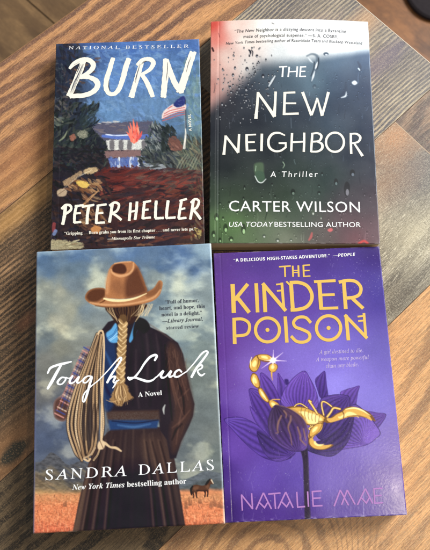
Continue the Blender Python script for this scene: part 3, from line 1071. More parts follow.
# fine canvas grain over everything
bk.img *= (1 + 0.10 * (vnoise(bk.X * 1.9, bk.Y * 1.9, 4) - .5) + 0.10 * (fbm(bk.X * .5, bk.Y * 1.2, 6) - .5))[..., None]
bk.build_cover(cover_mat('printed_cover_matte', 0.42, 0.4, 0.05, 500))
cvm = plain('cover_board_dark', (52, 52, 64), 0.5)
bk.build_body(PAGES, cvm, cvm)
z1, z2, z5, z6 = Z(45, 35, 5.06), Z(125, 35, 5.06), Z(45, 165, 5.06), Z(125, 165, 5.06)
k = 5.06
T = []
for P, w_ in [(z1((196, 128), (178, 180), (150, 245), (122, 308)), [26, 30, 28, 30]), (z1((124, 170), (148, 145), (185, 127), (218, 126), (243, 146), (238, 172), (212, 196), (176, 216)), [14, 24, 26, 26, 26, 25, 22, 18]),
              (z1((176, 216), (222, 214), (258, 232), (266, 258), (245, 286), (200, 305), (128, 310)), [16, 22, 27, 28, 27, 26, 24]),
              (z1((344, 118), (328, 170), (312, 225), (310, 270), (325, 296), (350, 298), (374, 274), (394, 220), (408, 165), (424, 122)), [22, 24, 26, 26, 22, 22, 24, 26, 28, 26]),
              (z2((86, 132), (66, 200), (48, 260), (32, 314)), [22, 26, 26, 28]), (z2((60, 152), (85, 130), (115, 122), (138, 130), (142, 150), (122, 178), (84, 200)), [14, 22, 24, 24, 24, 20, 16]),
              (z2((84, 200), (108, 235), (126, 275), (140, 312)), [20, 24, 24, 22]), (z2((206, 124), (206, 190), (200, 250), (194, 314)), [28, 32, 30, 28]),
              (z2((210, 130), (232, 195), (256, 250), (276, 284)), [24, 28, 28, 24]), (z2((344, 88), (324, 150), (300, 222), (278, 290)), [34, 36, 36, 38])]:
    T.append(bk.ribbon(P, [q / k for q in w_], rough=0.10, n=10))
STREAK = plain('ink_dry_brush', (58, 64, 84), 0.6)
T2 = []
random.seed(3)
for zz, P in [(z1, ((196, 150), (176, 195), (140, 290))), (z1, ((188, 150), (166, 198), (134, 280))), (z1, ((170, 190), (146, 240), (128, 290))), (z1, ((146, 150), (176, 140))), (z1, ((180, 150), (172, 172), (160, 200))),
              (z2, ((78, 150), (62, 200), (52, 240))), (z2, ((84, 150), (100, 138), (116, 132))), (z2, ((214, 140), (214, 180), (208, 230))), (z1, ((330, 290), (322, 262), (322, 230))), (z2, ((336, 110), (322, 150), (312, 190)))]:
    for q in range(2):
        o_ = random.uniform(-4, 4)
        T2.append(bk.ribbon(zz(*[(a + o_, b + random.uniform(-6, 6)) for a, b in P]), [.12, random.uniform(.25, .45), .1], True, 'flat', 0.5, 5))
bk.put('title_lettering', T, CREAM, over=T2, over_mat=STREAK)
T = []
for zz, P, w_ in [(z5, ((104, 202), (99, 250), (90, 300)), 17), (z5, ((84, 222), (104, 203), (128, 206), (130, 228), (100, 250)), 13), (z5, ((158, 210), (150, 250), (148, 292)), 14),
                  (z5, ((152, 208), (194, 204)), 12), (z5, ((152, 246), (180, 243)), 11), (z5, ((148, 292), (182, 288)), 12), (z5, ((188, 212), (248, 202)), 12), (z5, ((222, 210), (215, 250), (213, 298)), 15),
                  (z5, ((268, 210), (262, 250), (259, 296)), 14), (z5, ((262, 207), (310, 199)), 12), (z5, ((262, 246), (293, 242)), 11), (z5, ((259, 294), (302, 291)), 12),
                  (z5, ((340, 198), (334, 245), (326, 290)), 15), (z5, ((326, 206), (354, 190), (374, 202), (364, 232), (336, 246)), 13), (z5, ((340, 244), (362, 258), (386, 278)), 13),
                  (z6, ((28, 192), (25, 235), (21, 282)), 14), (z6, ((61, 186), (57, 235), (51, 276)), 14), (z6, ((24, 238), (58, 231)), 11),
                  (z6, ((98, 192), (93, 235), (90, 273)), 14), (z6, ((92, 189), (130, 182)), 12), (z6, ((92, 229), (118, 225)), 11), (z6, ((90, 270), (130, 266)), 12),
                  (z6, ((158, 182), (155, 228), (154, 268)), 15), (z6, ((153, 270), (195, 268)), 13), (z6, ((218, 181), (212, 228), (210, 268)), 15), (z6, ((209, 269), (254, 266)), 13),
                  (z6, ((286, 180), (278, 225), (272, 270)), 14), (z6, ((278, 182), (312, 172)), 12), (z6, ((274, 226), (304, 219)), 11), (z6, ((270, 272), (310, 267)), 12),
                  (z6, ((346, 178), (339, 228), (331, 274)), 14), (z6, ((333, 190), (356, 173), (374, 184), (364, 214), (340, 228)), 13), (z6, ((344, 226), (362, 246), (382, 274)), 14)]:
    T.append(bk.ribbon(zz(*P), w_ / k, rough=0.12, n=8))
bk.put('author_lettering', T, CREAM)
bk.put('banner_lettering', [bk.line('NATIONAL BESTSELLER', (68.6, 49.4), (188.6, 47.6), 3.0, 'upright', space=1.5)], WHITE)
bk.put('caption_lettering', [bk.line('A NOVEL', (191.6, 131.0), (190.6, 114.0), 2.6, 'sansbold', space=1.1)], CREAM)
bk.put('quote_lettering', [bk.line([('“Gripping. . . Burn grabs you from its first chapter . . . and never lets go.”', 'bold')], (64.4, 235.0), (195.6, 230.4), 3.0, 'bold'),
                           bk.line([('—', 'sans'), ('Minneapolis Star Tribune', 'bolditalic')], (107.5, 240.3), (155, 238.4), 2.9, 'bolditalic')], CREAM)

# ================= 2. rain-on-glass paperback (top right)
def nb_bulge(a, b):
    return 4.2 * np.cos(np.clip(a, -.5, .5) * math.pi) ** 1.0 * sstep(0.0, 0.52, b) 
bk = Book('paperback_book', 'dark paperback with raindrops on glass, pale and red along its curled top edge', 69.29, 261.17, -1.21, 142.59, 209.1, 24,
          bulge=nb_bulge, edge=0.5, hinge=(7.5, 0.22, 0.7))
bk.sat, bk.con, bk.lift_c = .80, 1.06, .01
pale = idw([(212, 24, (214, 52, 38)), (217, 38, (222, 112, 96)), (213, 62, (206, 140, 124)), (213, 86, (180, 116, 104)), (226, 58, (214, 184, 170)), (228, 84, (182, 152, 144)),
             (234, 26, (230, 200, 184)), (245, 40, (228, 214, 202)), (248, 66, (206, 198, 190)), (270, 28, (236, 230, 220)), (300, 26, (240, 236, 228)), (340, 26, (240, 240, 236)),
             (366, 28, (238, 240, 240)), (300, 46, (222, 224, 222)), (350, 44, (228, 234, 236)), (280, 54, (206, 210, 210)), (366, 48, (214, 224, 230))], 3.0, 7)
base = idw([(262, 70, (72, 84, 96)), (300, 66, (104, 126, 142)), (340, 60, (84, 110, 136)), (368, 56, (62, 88, 124)), (225, 100, (44, 42, 50)), (245, 88, (50, 56, 68)), (285, 85, (62, 82, 98)), (312, 84, (84, 112, 130)), (345, 82, (54, 72, 98)),
            (370, 90, (44, 58, 88)), (214, 130, (34, 36, 44)), (255, 120, (34, 38, 48)), (300, 112, (38, 46, 60)), (340, 108, (42, 54, 76)), (335, 122, (62, 78, 94)), (375, 130, (40, 50, 74)), (225, 165, (32, 36, 40)), (270, 150, (30, 35, 42)),
            (315, 150, (40, 52, 58)), (350, 155, (34, 42, 58)), (377, 165, (40, 44, 60)), (213, 200, (46, 58, 46)), (216, 222, (82, 114, 62)), (234, 226, (88, 122, 66)), (211, 241, (60, 82, 50)), (245, 198, (48, 60, 46)), (262, 178, (32, 40, 38)),
            (280, 195, (44, 58, 44)), (296, 212, (60, 76, 58)), (268, 226, (96, 110, 82)), (244, 241, (90, 110, 72)), (285, 240, (118, 122, 100)), (312, 190, (44, 64, 54)), (332, 176, (36, 54, 52)), (322, 236, (94, 84, 80)), (345, 222, (92, 66, 72)),
            (350, 198, (60, 52, 60)), (378, 200, (76, 62, 70)), (379, 230, (104, 76, 82)), (356, 240, (120, 74, 80)), (300, 172, (38, 52, 46))], 3.0, 12)


def glass(x, y):
    # the roof line seen through the pane: falls to the left, rises slowly to the right, blurred
    n_ = 3 * (fbm(x * .05, y * .05, 1) - .5)
    yb = np.where(x < 262, 65 + (262 - x) * .86, 65 - (x - 262) * .125) + n_
    sf = np.where(x < 262, 13.0, 10.5 - (x - 262) * .05)
    t = sstep(-sf, sf * .8, y - yb)[..., None]
    return pale(x, y) * (1 - t) + base(x, y) * t


bk.field(lambda x, y: glass(x, y) * (0.97 + 0.06 * fbm(x * .12, y * .12, 4)[..., None]))


def drop(b, x, y, rx, ry, dark, light, ang=0.0, a=.9):
    th = np.linspace(0, 2 * math.pi, 12, endpoint=False)
    ca_, sa2 = math.cos(ang), math.sin(ang)
    e = [(x + rx * math.cos(t) * ca_ - ry * math.sin(t) * sa2 * 1.0, y + rx * math.cos(t) * sa2 + ry * math.sin(t) * ca_) for t in th]
    b.poly(e, dark, .35, a)
    e2 = [(x + rx * .55 * math.cos(t) + rx * .15, y + ry * .45 * math.sin(t) + ry * .45) for t in th]
    b.poly(e2, light, .3, a * .9)


random.seed(21)
for _ in range(620):
    x, y = random.uniform(212, 376), random.uniform(58, 242)
    if y < 66 + max(0, 262 - x) * .7:
        continue
    r = random.uniform(.25, .8) * (1.3 if y > 190 else 1)
    bc = base(np.array([x]), np.array([y]))[0]
    drop(bk, x, y, r, r * random.uniform(1, 1.7), bc * .72, np.minimum(bc * 1.5 + 34, 255), 0, .75)
for _ in range(150):     # denser beads on the left and along the blurred edge
    x, y = random.gauss(244, 17), random.gauss(84, 22)
    if x < 213 or x > 300 or y < 46 or y > 130:
        continue
    r = random.uniform(.3, .85)
    drop(bk, x, y, r, r * random.uniform(1.1, 2.2), (36, 38, 46), (214, 212, 208), 0, .85)
for _ in range(60):      # thin runs of water
    x, y = random.uniform(214, 376), random.uniform(70, 236)
    L_ = random.uniform(3, 11)
    bc = base(np.array([x]), np.array([y]))[0]
    bk.stroke([(x, y), (x + random.uniform(-.8, .8), y + L_ * .5), (x + random.uniform(-1.2, 1.2), y + L_)], [.3, .7, .9], np.minimum(bc * 1.35 + 18, 255) if random.random() < .6 else bc * .7, .35, .5)
for (x, y, rx, ry) in [(233, 75, 1.2, 1.8), (230, 87, 1.2, 1.6), (233, 85, .9, 1.3), (239, 88, 1, 1.8), (246, 89, 1.2, 2.6), (247, 69, 1.6, 2.2), (235, 68, 1, 1.8), (263, 76, 1.5, 2.2), (269, 82, 1.2, 1.6),
                       (231, 92, 1.2, 1.5), (237, 91.5, 1, 1.5), (222, 104, 1.1, 1.9), (230, 100, 1, 1.3), (246, 100, 1.1, 1.8), (268, 95, 1.5, 1.5), (252, 48, .8, 1.2), (244, 48, .6, 1.2), (259, 49, .6, 1), (253, 63.5, .8, .8), (260, 48, .5, 1), (257, 56, 1.3, 1.6)]:
    drop(bk, x, y, rx, ry, (38, 40, 50), (206, 206, 206))
bk.stroke([(249, 50), (250.5, 52), (249.5, 56)], [1.4, 2, 1.8], (40, 40, 48))
bk.stroke([(251.5, 50), (252.8, 52), (252.4, 56)], [.8, 1, .7], (40, 40, 48))
bk.stroke([(249.4, 53), (250.6, 56)], 1, (190, 180, 176))
bk.stroke([(275, 76), (272, 81), (269, 86)], [1.2, 2.0, 1.2], (196, 200, 202))
bk.stroke([(276, 77), (273.6, 81), (271, 86)], [.5, .8, .5], (56, 64, 76))
# big run of water right of the small title word
bk.stroke([(307, 56), (312, 54), (317, 56), (318, 62), (316, 70), (313, 76), (311.5, 82)], [1.4, 2, 3, 4, 3.4, 2.4, 1.6], (70, 88, 106), soft=.8, alpha=.7)
bk.stroke([(308, 57.5), (310.5, 60.5), (312.5, 62.5)], [.6, 1.8, .6], (214, 220, 224), soft=.6, alpha=.8)
bk.stroke([(317.4, 62), (316.4, 66), (315.4, 69)], [.6, 2.0, .6], (222, 226, 228), soft=.5)
bk.stroke([(314.8, 71), (313.4, 76), (311.8, 81)], [.6, 1.8, .5], (214, 220, 224), soft=.5)
bk.stroke([(318.4, 58), (318.6, 63), (317, 69)], .8, (34, 46, 62))
bk.stroke([(314.5, 62), (313.8, 68), (311, 76)], .9, (34, 46, 62), alpha=.8)
drop(bk, 326, 54, 2.6, 1.8, (58, 78, 100), (222, 226, 230))
bk.stroke([(360, 31), (359, 36), (358.5, 40)], [3, 4, 4], (176, 190, 204), soft=1.4, alpha=.5)
bk.stroke([(362, 34), (360.5, 38)], [1.5, 2], (236, 240, 242), soft=.8, alpha=.7)
bk.stroke([(358, 62), (360, 66), (359.5, 70)], [1.6, 2.6, 3], (48, 62, 88), soft=.8, alpha=.8)
bk.stroke([(358.6, 68.5), (359.6, 70)], 1.6, (190, 206, 220))
bk.poly([(352, 82), (355, 80.5), (357.5, 83), (355, 85), (352.5, 84)], (206, 214, 222))
bk.stroke([(346, 84), (345.5, 90), (342, 96)], [2, 3.6, 4], (48, 62, 86), soft=.8, alpha=.8)
bk.stroke([(346.4, 92), (345.6, 96), (341.5, 97.6)], [.5, 1.7, .8], (214, 222, 228), soft=.6)
drop(bk, 314.5, 86.5, 2, 2.4, (60, 76, 92), (120, 136, 148), 0, .7)
# green lens drop
bk.poly([(254, 165), (258, 162.5), (263, 163), (264, 169), (263, 176), (259, 178), (255, 174)], (74, 98, 66), .9, .85)
bk.poly([(257, 171), (263, 172), (265, 178), (262, 182.5), (258, 181), (255, 176)], (58, 84, 62), .6)
bk.stroke([(255, 176), (258, 181.5), (262, 182.6), (266, 179)], [.8, 1.1, 1, .7], (206, 212, 206))
bk.stroke([(256, 166), (255.4, 171)], .7, (150, 180, 150), alpha=.8)
for (x, y, rx, ry) in [(216.5, 217, 2.2, 4), (225.5, 228, 2.3, 4.4), (243.5, 229, 2.4, 5.4), (213.5, 234, 2, 3.4), (223, 218.5, 1.2, 2.2), (231, 239, 2.3, 2.6), (220, 240, 1.6, 2.4), (237, 213, 1, 1.6),
                       (244.5, 187.5, 1.1, 2.6), (222.5, 189, 1, 1.2), (220, 203.5, 1.4, 1.4), (229, 203, 1.2, 2), (243.5, 198.5, 1, 2), (272, 184.5, 1, 1.8), (269.5, 193.5, .8, 1.4), (275, 197, 1, 2),
                       (293, 192, 2.2, 3.2), (336, 182, 2, 3.6), (352.5, 173, 2.6, 3.6), (347, 189, 3, 7.5), (322, 174, 1.2, 2), (319, 186, 1.2, 1.6), (319, 193, 1.6, 2), (262, 197, 1, 1.4), (279, 172, .9, 1.6), (280, 156, .9, 1.8)]:
    bc = base(np.array([x]), np.array([y]))[0]
    drop(bk, x, y, rx, ry, bc * .55, np.minimum(bc * 1.7 + 34, 255), 0, .9)
for (x, y, rx, ry) in [(264, 236, 1.8, 1.8), (277.5, 240, 2, 2), (291, 240, 1.4, 1.4), (313, 212.5, 1.6, 2.6), (321, 217.5, .8, 2)]:
    drop(bk, x, y, rx, ry, (72, 82, 66), (206, 208, 196))
bk.poly([(327.5, 230), (331, 228), (333, 230), (330, 232)], (206, 92, 92), .5)
bk.stroke([(312, 233), (311, 237), (309, 240)], [1.6, 2.6, 1.6], (176, 84, 82), .5)
bk.stroke([(359, 243.5), (364, 241), (368, 243.5)], 2.4, (200, 64, 62), .6)
bk.stroke([(268, 202), (267, 212), (265, 220)], [.7, 1, .6], (40, 52, 40), alpha=.8)
bk.stroke([(283, 162), (284.5, 165), (283, 168)], [.9, .8, .6], (160, 186, 150), alpha=.8)
bk.stroke([(291, 118), (291.4, 128)], .8, (110, 124, 136), alpha=.5)
bk.stroke([(294, 160), (295.4, 164)], .8, (100, 116, 120), alpha=.6)
bk.stroke([(212.2, 48), (213.4, 51)], 1.8, (70, 40, 40))
bk.stroke([(218.5, 33), (219.6, 37)], .8, (120, 40, 40), alpha=.6)
bk.stroke([(272, 23), (274, 24)], .8, (80, 80, 84), alpha=.8)
bk.stroke([(218.8, 26), (217.6, 60), (215.6, 140), (215.2, 241)], .7, (255, 236, 224), .5, .16)
bk.img *= (1 + 0.05 * (vnoise(bk.X * 1.4, bk.Y * 1.4, 4) - .5))[..., None]
bk.build_cover(cover_mat('printed_cover_satin', 0.36, 0.5, 0.04, 500))
cvm = plain('cover_board_slate', (44, 48, 54), 0.5)
bk.build_body(PAGES, cvm, cvm)
z3, z4 = Z(205, 90, 4.78), Z(290, 90, 4.78)
k = 4.78
T = []
for P, w_ in [([(279, 67.0), (287.3, 66.6)], 1.3), ([(283.1, 67), (282.4, 77)], 1.7), ([(289.3, 66.8), (288.2, 77)], 1.6), ([(297.4, 66.4), (296.6, 77)], 1.6), ([(289, 71.8), (297, 71.4)], 1.2),
              ([(300.8, 66.4), (299.9, 77)], 1.6), ([(300.4, 67.0), (306.2, 66.8)], 1.3), ([(300.4, 71.5), (305.4, 71.3)], 1.2), ([(300, 76.5), (306, 76.3)], 1.3)]:
    T.append(bk.ribbon(P, w_, False, 'flat'))
bk.put('title_lettering', T, WHITE, 'small first word of the title')
T = []
for zz, P, w_ in [(z3, ((254, 10), (250, 70), (243, 138)), [13, 12, 16]), (z3, ((252, 12), (295, 72), (333, 128)), [12, 13, 17]), (z3, ((338, 8), (335, 70), (331, 128)), [12, 12, 15]),
                  (z3, ((382, 10), (380, 60), (378, 120)), [14, 12, 13]), (z3, ((378, 14), (432, 12)), 10), (z3, ((380, 64), (436, 64)), 9), (z3, ((376, 115), (448, 113)), 11),
                  (z4, ((60, 10), (80, 62), (103, 122)), [15, 11, 14]), (z4, ((103, 120), (118, 80), (130, 38)), [11, 10, 8]), (z4, ((130, 38), (142, 80), (154, 124)), [8, 10, 14]), (z4, ((154, 120), (170, 65), (184, 10)), [12, 11, 14]),
                  (z3, ((99, 218), (95, 262), (90, 310)), [11, 11, 14]), (z3, ((98, 220), (128, 258), (160, 300)), [11, 11, 14]), (z3, ((163, 211), (161, 255), (159, 300)), 11),
                  (z3, ((199, 212), (199, 250), (201, 292)), 12), (z3, ((197, 215), (244, 213)), 8), (z3, ((199, 250), (238, 249)), 8), (z3, ((200, 290), (244, 288)), 8), (z3, ((272, 209), (270, 292)), [12, 12]),
                  (z3, ((380, 216), (352, 205), (322, 211), (304, 238), (307, 272), (330, 291), (360, 291), (386, 274)), [7, 10, 12, 12, 12, 11, 10, 10]), (z3, ((386, 278), (386, 254), (352, 254)), [10, 8, 8]),
                  (z4, ((10, 206), (8, 250), (6, 294)), 11), (z4, ((68, 204), (68, 250), (66, 296)), 11), (z4, ((8, 250), (68, 247)), 9),
                  (z4, ((107, 206), (104, 250), (101, 297)), 11), (z4, ((105, 209), (133, 207), (150, 220), (140, 243), (106, 248)), [9, 10, 12, 10, 9]), (z4, ((128, 246), (152, 258), (153, 280), (132, 294), (102, 295)), [8, 12, 12, 10, 9]),
                  (z4, ((291, 206), (291, 250), (293, 306)), 11), (z4, ((291, 210), (318, 210), (336, 226), (326, 248), (292, 256)), [8, 10, 12, 10, 8]), (z4, ((306, 254), (325, 282), (347, 316)), [9, 11, 14])]:
    sm = len(P) > 3
    T.append(bk.ribbon(zz(*P), [q / k for q in (w_ if isinstance(w_, list) else [w_, w_])], sm and P[1] != (386, 254), 'round' if sm else 'flat'))
T.append(bk.ring_shape((290 + 215 / k, 90 + 250 / k), 43 / k, 46 / k, 11 / k))
bk.put('title_lettering', T, CREAM)
bk.put('author_lettering', [bk.line('CARTER WILSON', (229, 211.2), (360.2, 212.4), 10.4, 'sans', space=1.06)], WHITE)
bk.put('subtitle_lettering', [bk.line('A Thriller', (270.3, 177.2), (317.6, 176.9), 5.6, 'sans', space=1.35, shear=0.1)], WHITE)
bk.put('byline_lettering', [bk.line('USA TODAY', (228.6, 226.8), (272.3, 226.8), 4.9, 'sans', shear=.2, space=1.02), bk.line('BESTSELLING AUTHOR', (274.6, 226.8), (360.8, 227.2), 4.9, 'sans', space=1.03)], WHITE)
INKG = plain('ink_grey', (74, 72, 76), 0.6)
bk.put('quote_lettering', [bk.line('“The New Neighbor is a dizzying descent into a Byzantine', (234.6, 33.0), (346, 33.0), 3.1, arc=.7, shear=.1, space=1.06),
                           bk.line('maze of psychological suspense.” —S. A. COSBY,', (243.6, 38.2), (338.4, 38.4), 3.1, arc=.6, space=1.06),
                           bk.line('New York Times bestselling author of Razorblade Tears and Blacktop Wasteland', (226, 44.9), (362, 44.6), 2.7, arc=1.2, shear=.12, space=1.04)], INKG)

# ================= 3. hardcover with a rider seen from behind (bottom left)
bk = Book('hardcover_book', 'hardcover showing a braided rider from behind in a brown cowboy hat under cloudy sky', -71.86, 44.57, 1.86, 145.37, 220.98, 27, edge=1.7)
bk.sat, bk.con, bk.lift_c = .84, 1.2, .015
base = idw([(40, 256, (96, 120, 146)), (80, 256, (104, 128, 154)), (130, 252, (100, 124, 152)), (180, 250, (92, 116, 146)), (206, 250, (104, 128, 150)), (50, 268, (104, 124, 142)), (75, 272, (112, 128, 136)), (45, 285, (152, 154, 138)),
            (60, 290, (160, 158, 136)), (75, 283, (124, 134, 136)), (95, 280, (152, 156, 142)), (70, 312, (166, 164, 140)), (45, 315, (140, 146, 136)), (58, 325, (170, 166, 142)), (85, 310, (126, 138, 140)), (45, 340, (120, 128, 126)),
            (80, 330, (148, 150, 136)), (60, 350, (142, 140, 122)), (45, 365, (130, 128, 116)), (75, 365, (126, 128, 120)), (160, 268, (96, 118, 142)), (175, 262, (94, 116, 144)), (195, 272, (88, 110, 138)), (155, 280, (142, 150, 142)),
            (180, 285, (152, 158, 146)), (205, 285, (146, 156, 150)), (165, 300, (120, 136, 142)), (200, 305, (146, 156, 150)), (175, 320, (138, 150, 148)), (205, 330, (136, 148, 144)), (180, 335, (118, 132, 134)), (200, 350, (130, 140, 132)),
            (195, 375, (124, 130, 120)), (212, 390, (132, 138, 128)), (205, 410, (118, 124, 118)), (45, 395, (120, 118, 112)), (60, 400, (108, 110, 112)), (45, 420, (104, 110, 122)), (60, 435, (100, 108, 122)), (45, 440, (96, 104, 120)),
            (208, 440, (128, 132, 122)), (215, 455, (120, 126, 118)), (195, 450, (112, 118, 116)), (60, 455, (110, 114, 120)), (195, 465, (116, 120, 116))], 3.2, 5)
bk.field(lambda x, y: base(x + 16 * (fbm(x * .06, y * .06, 1) - .5), y + 14 * (fbm(x * .06, y * .08, 2) - .5)) * (0.91 + 0.18 * fbm(x * .10, y * .14, 3)[..., None])
         + (sstep(.46, .72, fbm(x * .04 + 3, y * .06, 5)) * 44 - 18)[..., None] * np.array([1, .92, .6]))
# hills
ml = (lambda x: 457 + 3.0 * np.sin(x * .21) - 5.5 * np.exp(-((x - 54) / 9.0) ** 2) + 0.12 * (x - 32) + 3 * fbm(x * .2, x * 0, 2))
mr = (lambda x: 481 - (x - 172) * .16 - 6 * np.exp(-((x - 205) / 12.0) ** 2) + 2 * fbm(x * .15, x * 0, 3))


def under(fn, col, soft=1.0, x0=0, x1=400, tex=.25, y1=999, sc=.3):
    w = (slice(None), slice(None))
    x, y = bk.PX, bk.PY
    cov = sstep(-soft, soft, y - fn(x)) * sstep(x0 - 1, x0 + 1, x) * (1 - sstep(x1 - 1, x1 + 1, x)) * (1 - sstep(y1 - 1, y1 + 1, y))
    c = np.asarray(col, float) * (1 - tex / 2 + tex * fbm(x * sc, y * sc * 2.2, 6)[..., None])
    bk.img[:] = bk.img * (1 - cov[..., None]) + c * cov[..., None]


under(ml, (84, 84, 88), .8, 0, 120, .5)
under(lambda x: ml(x) + 9 + .25 * (x - 32), (110, 100, 84), 3, 0, 120, .6)
under(lambda x: 470 + .45 * (x - 32) + 3 * fbm(x * .2, x * 0, 4), (120, 102, 80), 4, 0, 120, .6)
under(mr, (92, 98, 104), .8, 165, 400, .3)
under(lambda x: mr(x) + 7 + 2 * fbm(x * .1, x * 0, 5), (80, 86, 88), 1.4, 165, 400, .3)
random.seed(5)
for _ in range(60):     # folds on the slopes
    x = random.uniform(34, 85)
    y = random.uniform(462, 492)
    bk.stroke([(x, y), (x + 5, y + 3), (x + 12, y + 7)], [.4, 1.6, .5], random.choice([(74, 72, 76), (132, 118, 92), (94, 86, 80)]), .6, .45)
under(lambda x: 488 + .1 * (x - 32) + 3 * fbm(x * .12, x * 0, 1), (176, 142, 94), 4, 0, 130, .4)
under(lambda x: 495 + 2 * fbm(x * .2, x * 0, 1) - .03 * x, (206, 126, 84), 2.6, 0, 400, .4)
g1 = fbm(bk.PX * .55, bk.PY * .9, 2, 4)
g2_ = vnoise(bk.PX * 1.5, bk.PY * 2.0, 4)
g3 = vnoise(bk.PX * .9, bk.PY * 1.1, 6)
fm = sstep(488, 502, bk.PY + 1.5 * g1)[..., None]
fc = np.array([212, 124, 82]) * (.78 + .4 * g1[..., None]) + np.array([16, 14, 10]) * (g2_[..., None] - .4) + np.array([-16, -16, -12]) * sstep(.6, .9, g3)[..., None]
fc = fc + sstep(515, 532, bk.PY)[..., None] * np.array([-4, -18, -8]) + (1 - sstep(495, 508, bk.PY))[..., None] * np.array([-14, 12, 8])
bk.img[:] = bk.img * (1 - fm) + fc * fm
for _ in range(1500):
    x, y = random.uniform(34, 224), 495 + 38 * random.random() ** .9
    if 80 < x < 178:
        continue
    h_ = random.uniform(1.0, 2.4) * (.6 + (y - 499) / 30)
    bk.stroke([(x, y), (x + random.uniform(-.7, .7), y - h_)], [.8, .3], random.choice([(232, 156, 108), (206, 112, 74), (160, 88, 62), (244, 178, 130), (124, 72, 58), (214, 128, 84)]), .28, .5)
for (x, y, h_) in [(190, 505, 9), (200, 503, 5), (215, 506, 10), (219, 507, 8), (211, 507, 7), (186, 508, 8), (222, 508, 6), (65, 506, 6)]:
    for q in range(5):
        bk.stroke([(x + q * .7 - 1.4, y), (x + q * .7 - 1.4 + random.uniform(-.4, .4), y - h_ * random.uniform(.5, 1))], [1.2, .4], (128, 84, 62), .4, .6)
# horse
z7 = Z(125, 425, 4.175)
hc = (74, 50, 42)
for L_ in (((290, 268), (284, 282), (287, 294), (285, 303)), ((298, 272), (297, 288), (300, 303)), ((331, 268), (335, 284), (333, 300)), ((342, 266), (346, 282), (344, 298))):
    bk.stroke(z7(*L_), [3.2, 1.8, 1.1, 1.2], (60, 40, 36), .25)
bk.poly(z7((280, 268), (281, 256), (290, 250), (304, 250), (322, 253), (336, 249), (344, 238), (352, 228), (358, 224), (361, 229), (367, 238), (369, 245), (364, 248), (358, 247), (354, 258), (348, 270), (338, 276), (322, 275), (308, 276), (298, 282), (286, 280)), (88, 58, 44), .25)
bk.poly(z7((284, 266), (290, 258), (306, 256), (306, 266), (296, 274)), (128, 88, 64), .6, .6)
bk.poly(z7((336, 258), (346, 250), (352, 256), (346, 268)), (122, 84, 62), .6, .6)
bk.stroke(z7((282, 256), (276, 268), (277, 286), (280, 294)), [1.4, 2.2, 1.8, .6], (40, 28, 28), .3)
bk.stroke(z7((338, 248), (346, 237), (354, 227)), [1.6, 2.2, 1], (36, 26, 28), .3)
bk.stroke(z7((361, 230), (368, 243)), [1.4, 1.0], (196, 176, 150), .25)
bk.stroke(z7((300, 273), (320, 275), (338, 274)), 1.2, (46, 30, 30), .4, .7)
# skirt
bk.poly([(90, 458), (100, 440), (112, 428), (160, 427), (170, 440), (175, 462), (180, 492), (186, 531), (72.5, 535), (78, 505), (84, 480)], (60, 46, 48), .5, smooth=False)
for i in range(34):
    f = min(1, max(0, i / 33 + random.uniform(-.03, .03)))
    xt, xb = 100 + 64 * f, 74 + 110 * f
    c = [(58, 44, 46), (92, 72, 62), (48, 36, 42), (104, 82, 68), (56, 42, 44)][i % 5]
    bk.stroke([(xt, 432 + 3 * math.sin(i)), ((xt * .6 + xb * .4), 470), (xb, 533)], [.8, random.uniform(1.0, 3.4), random.uniform(1.5, 5)], c, 1.1, random.uniform(.25, .6))
bk.poly([(100, 500), (112, 470), (150, 468), (166, 500), (172, 533), (96, 534)], (40, 32, 46), 7, .85)
bk.poly([(140, 440), (164, 438), (172, 470), (166, 475), (150, 462)], (88, 66, 56), 4, .5)
for (xa, xb, w_) in ((100, 82, 2.4), (106, 92, 1.6), (150, 166, 2.2), (158, 176, 1.6), (144, 154, 1.2), (113, 104, 1.4)):
    bk.stroke([(xa, 440), ((xa + xb) / 2 + .5, 480), (xb, 533)], [.4, w_, w_ * 1.3], (118, 90, 74), 1.0, .55)
    bk.stroke([(xa + 2.2, 442), ((xa + xb) / 2 + 3.2, 480), (xb + 3.4, 533)], [.4, w_, w_], (30, 24, 32), 1.0, .6)
bk.stroke([(90, 464), (84, 492), (76, 532)], [2, 4, 6], (104, 80, 66), .9, .7)
bk.stroke([(96, 456), (91, 490), (84, 533)], [1, 2, 3], (44, 34, 38), .7, .8)
# coat
coat = (48, 40, 48)
bk.poly([(100, 332), (108, 322), (120, 318), (136, 316), (146, 321), (150, 327), (166, 334), (178, 343), (183, 354), (186, 370), (190, 388), (194.5, 404), (193, 416), (189, 426), (181, 442), (176, 458), (170, 459), (167, 440), (160, 430),
         (158, 412), (108, 412), (104, 380), (98, 350)], coat, .5, smooth=False)
bk.poly([(168, 345), (176, 345), (184, 362), (191, 392), (193, 412), (186, 428), (178, 448), (172, 452), (170, 430), (174, 410), (168, 380)], (78, 54, 48), 2.2, .8)
for P in ([(174, 350), (180, 372), (188, 400)], [(170, 370), (176, 395), (183, 415)], [(178, 400), (184, 394), (189, 389)], [(172, 428), (182, 420), (190, 410)], [(168, 352), (171, 380), (176, 404)], [(182, 408), (179, 424), (176, 444)]):
    bk.stroke(P, [.6, 1.8, .6], (108, 76, 64), .6, .6)
for P in ([(165, 345), (168, 380), (172, 420)], [(177, 378), (183, 398), (184, 414)], [(172, 440), (176, 430), (182, 424)]):
    bk.stroke(P, [1, 2.4, 1], (34, 26, 32), .7, .7)
for _ in range(70):
    f = random.random()
    x0_, y0_ = 168 + 16 * f + random.uniform(-4, 4), 346 + 100 * f * random.random()
    bk.stroke([(x0_, y0_), (x0_ + random.uniform(-3, 3), y0_ + random.uniform(4, 12))], [.3, .9, .3], random.choice([(104, 74, 60), (50, 34, 34), (126, 92, 74), (70, 50, 46)]), .5, .4)
bk.poly([(106, 411), (159, 410), (160, 421), (108, 423)], (76, 56, 50), .9, smooth=False, tex=.2)
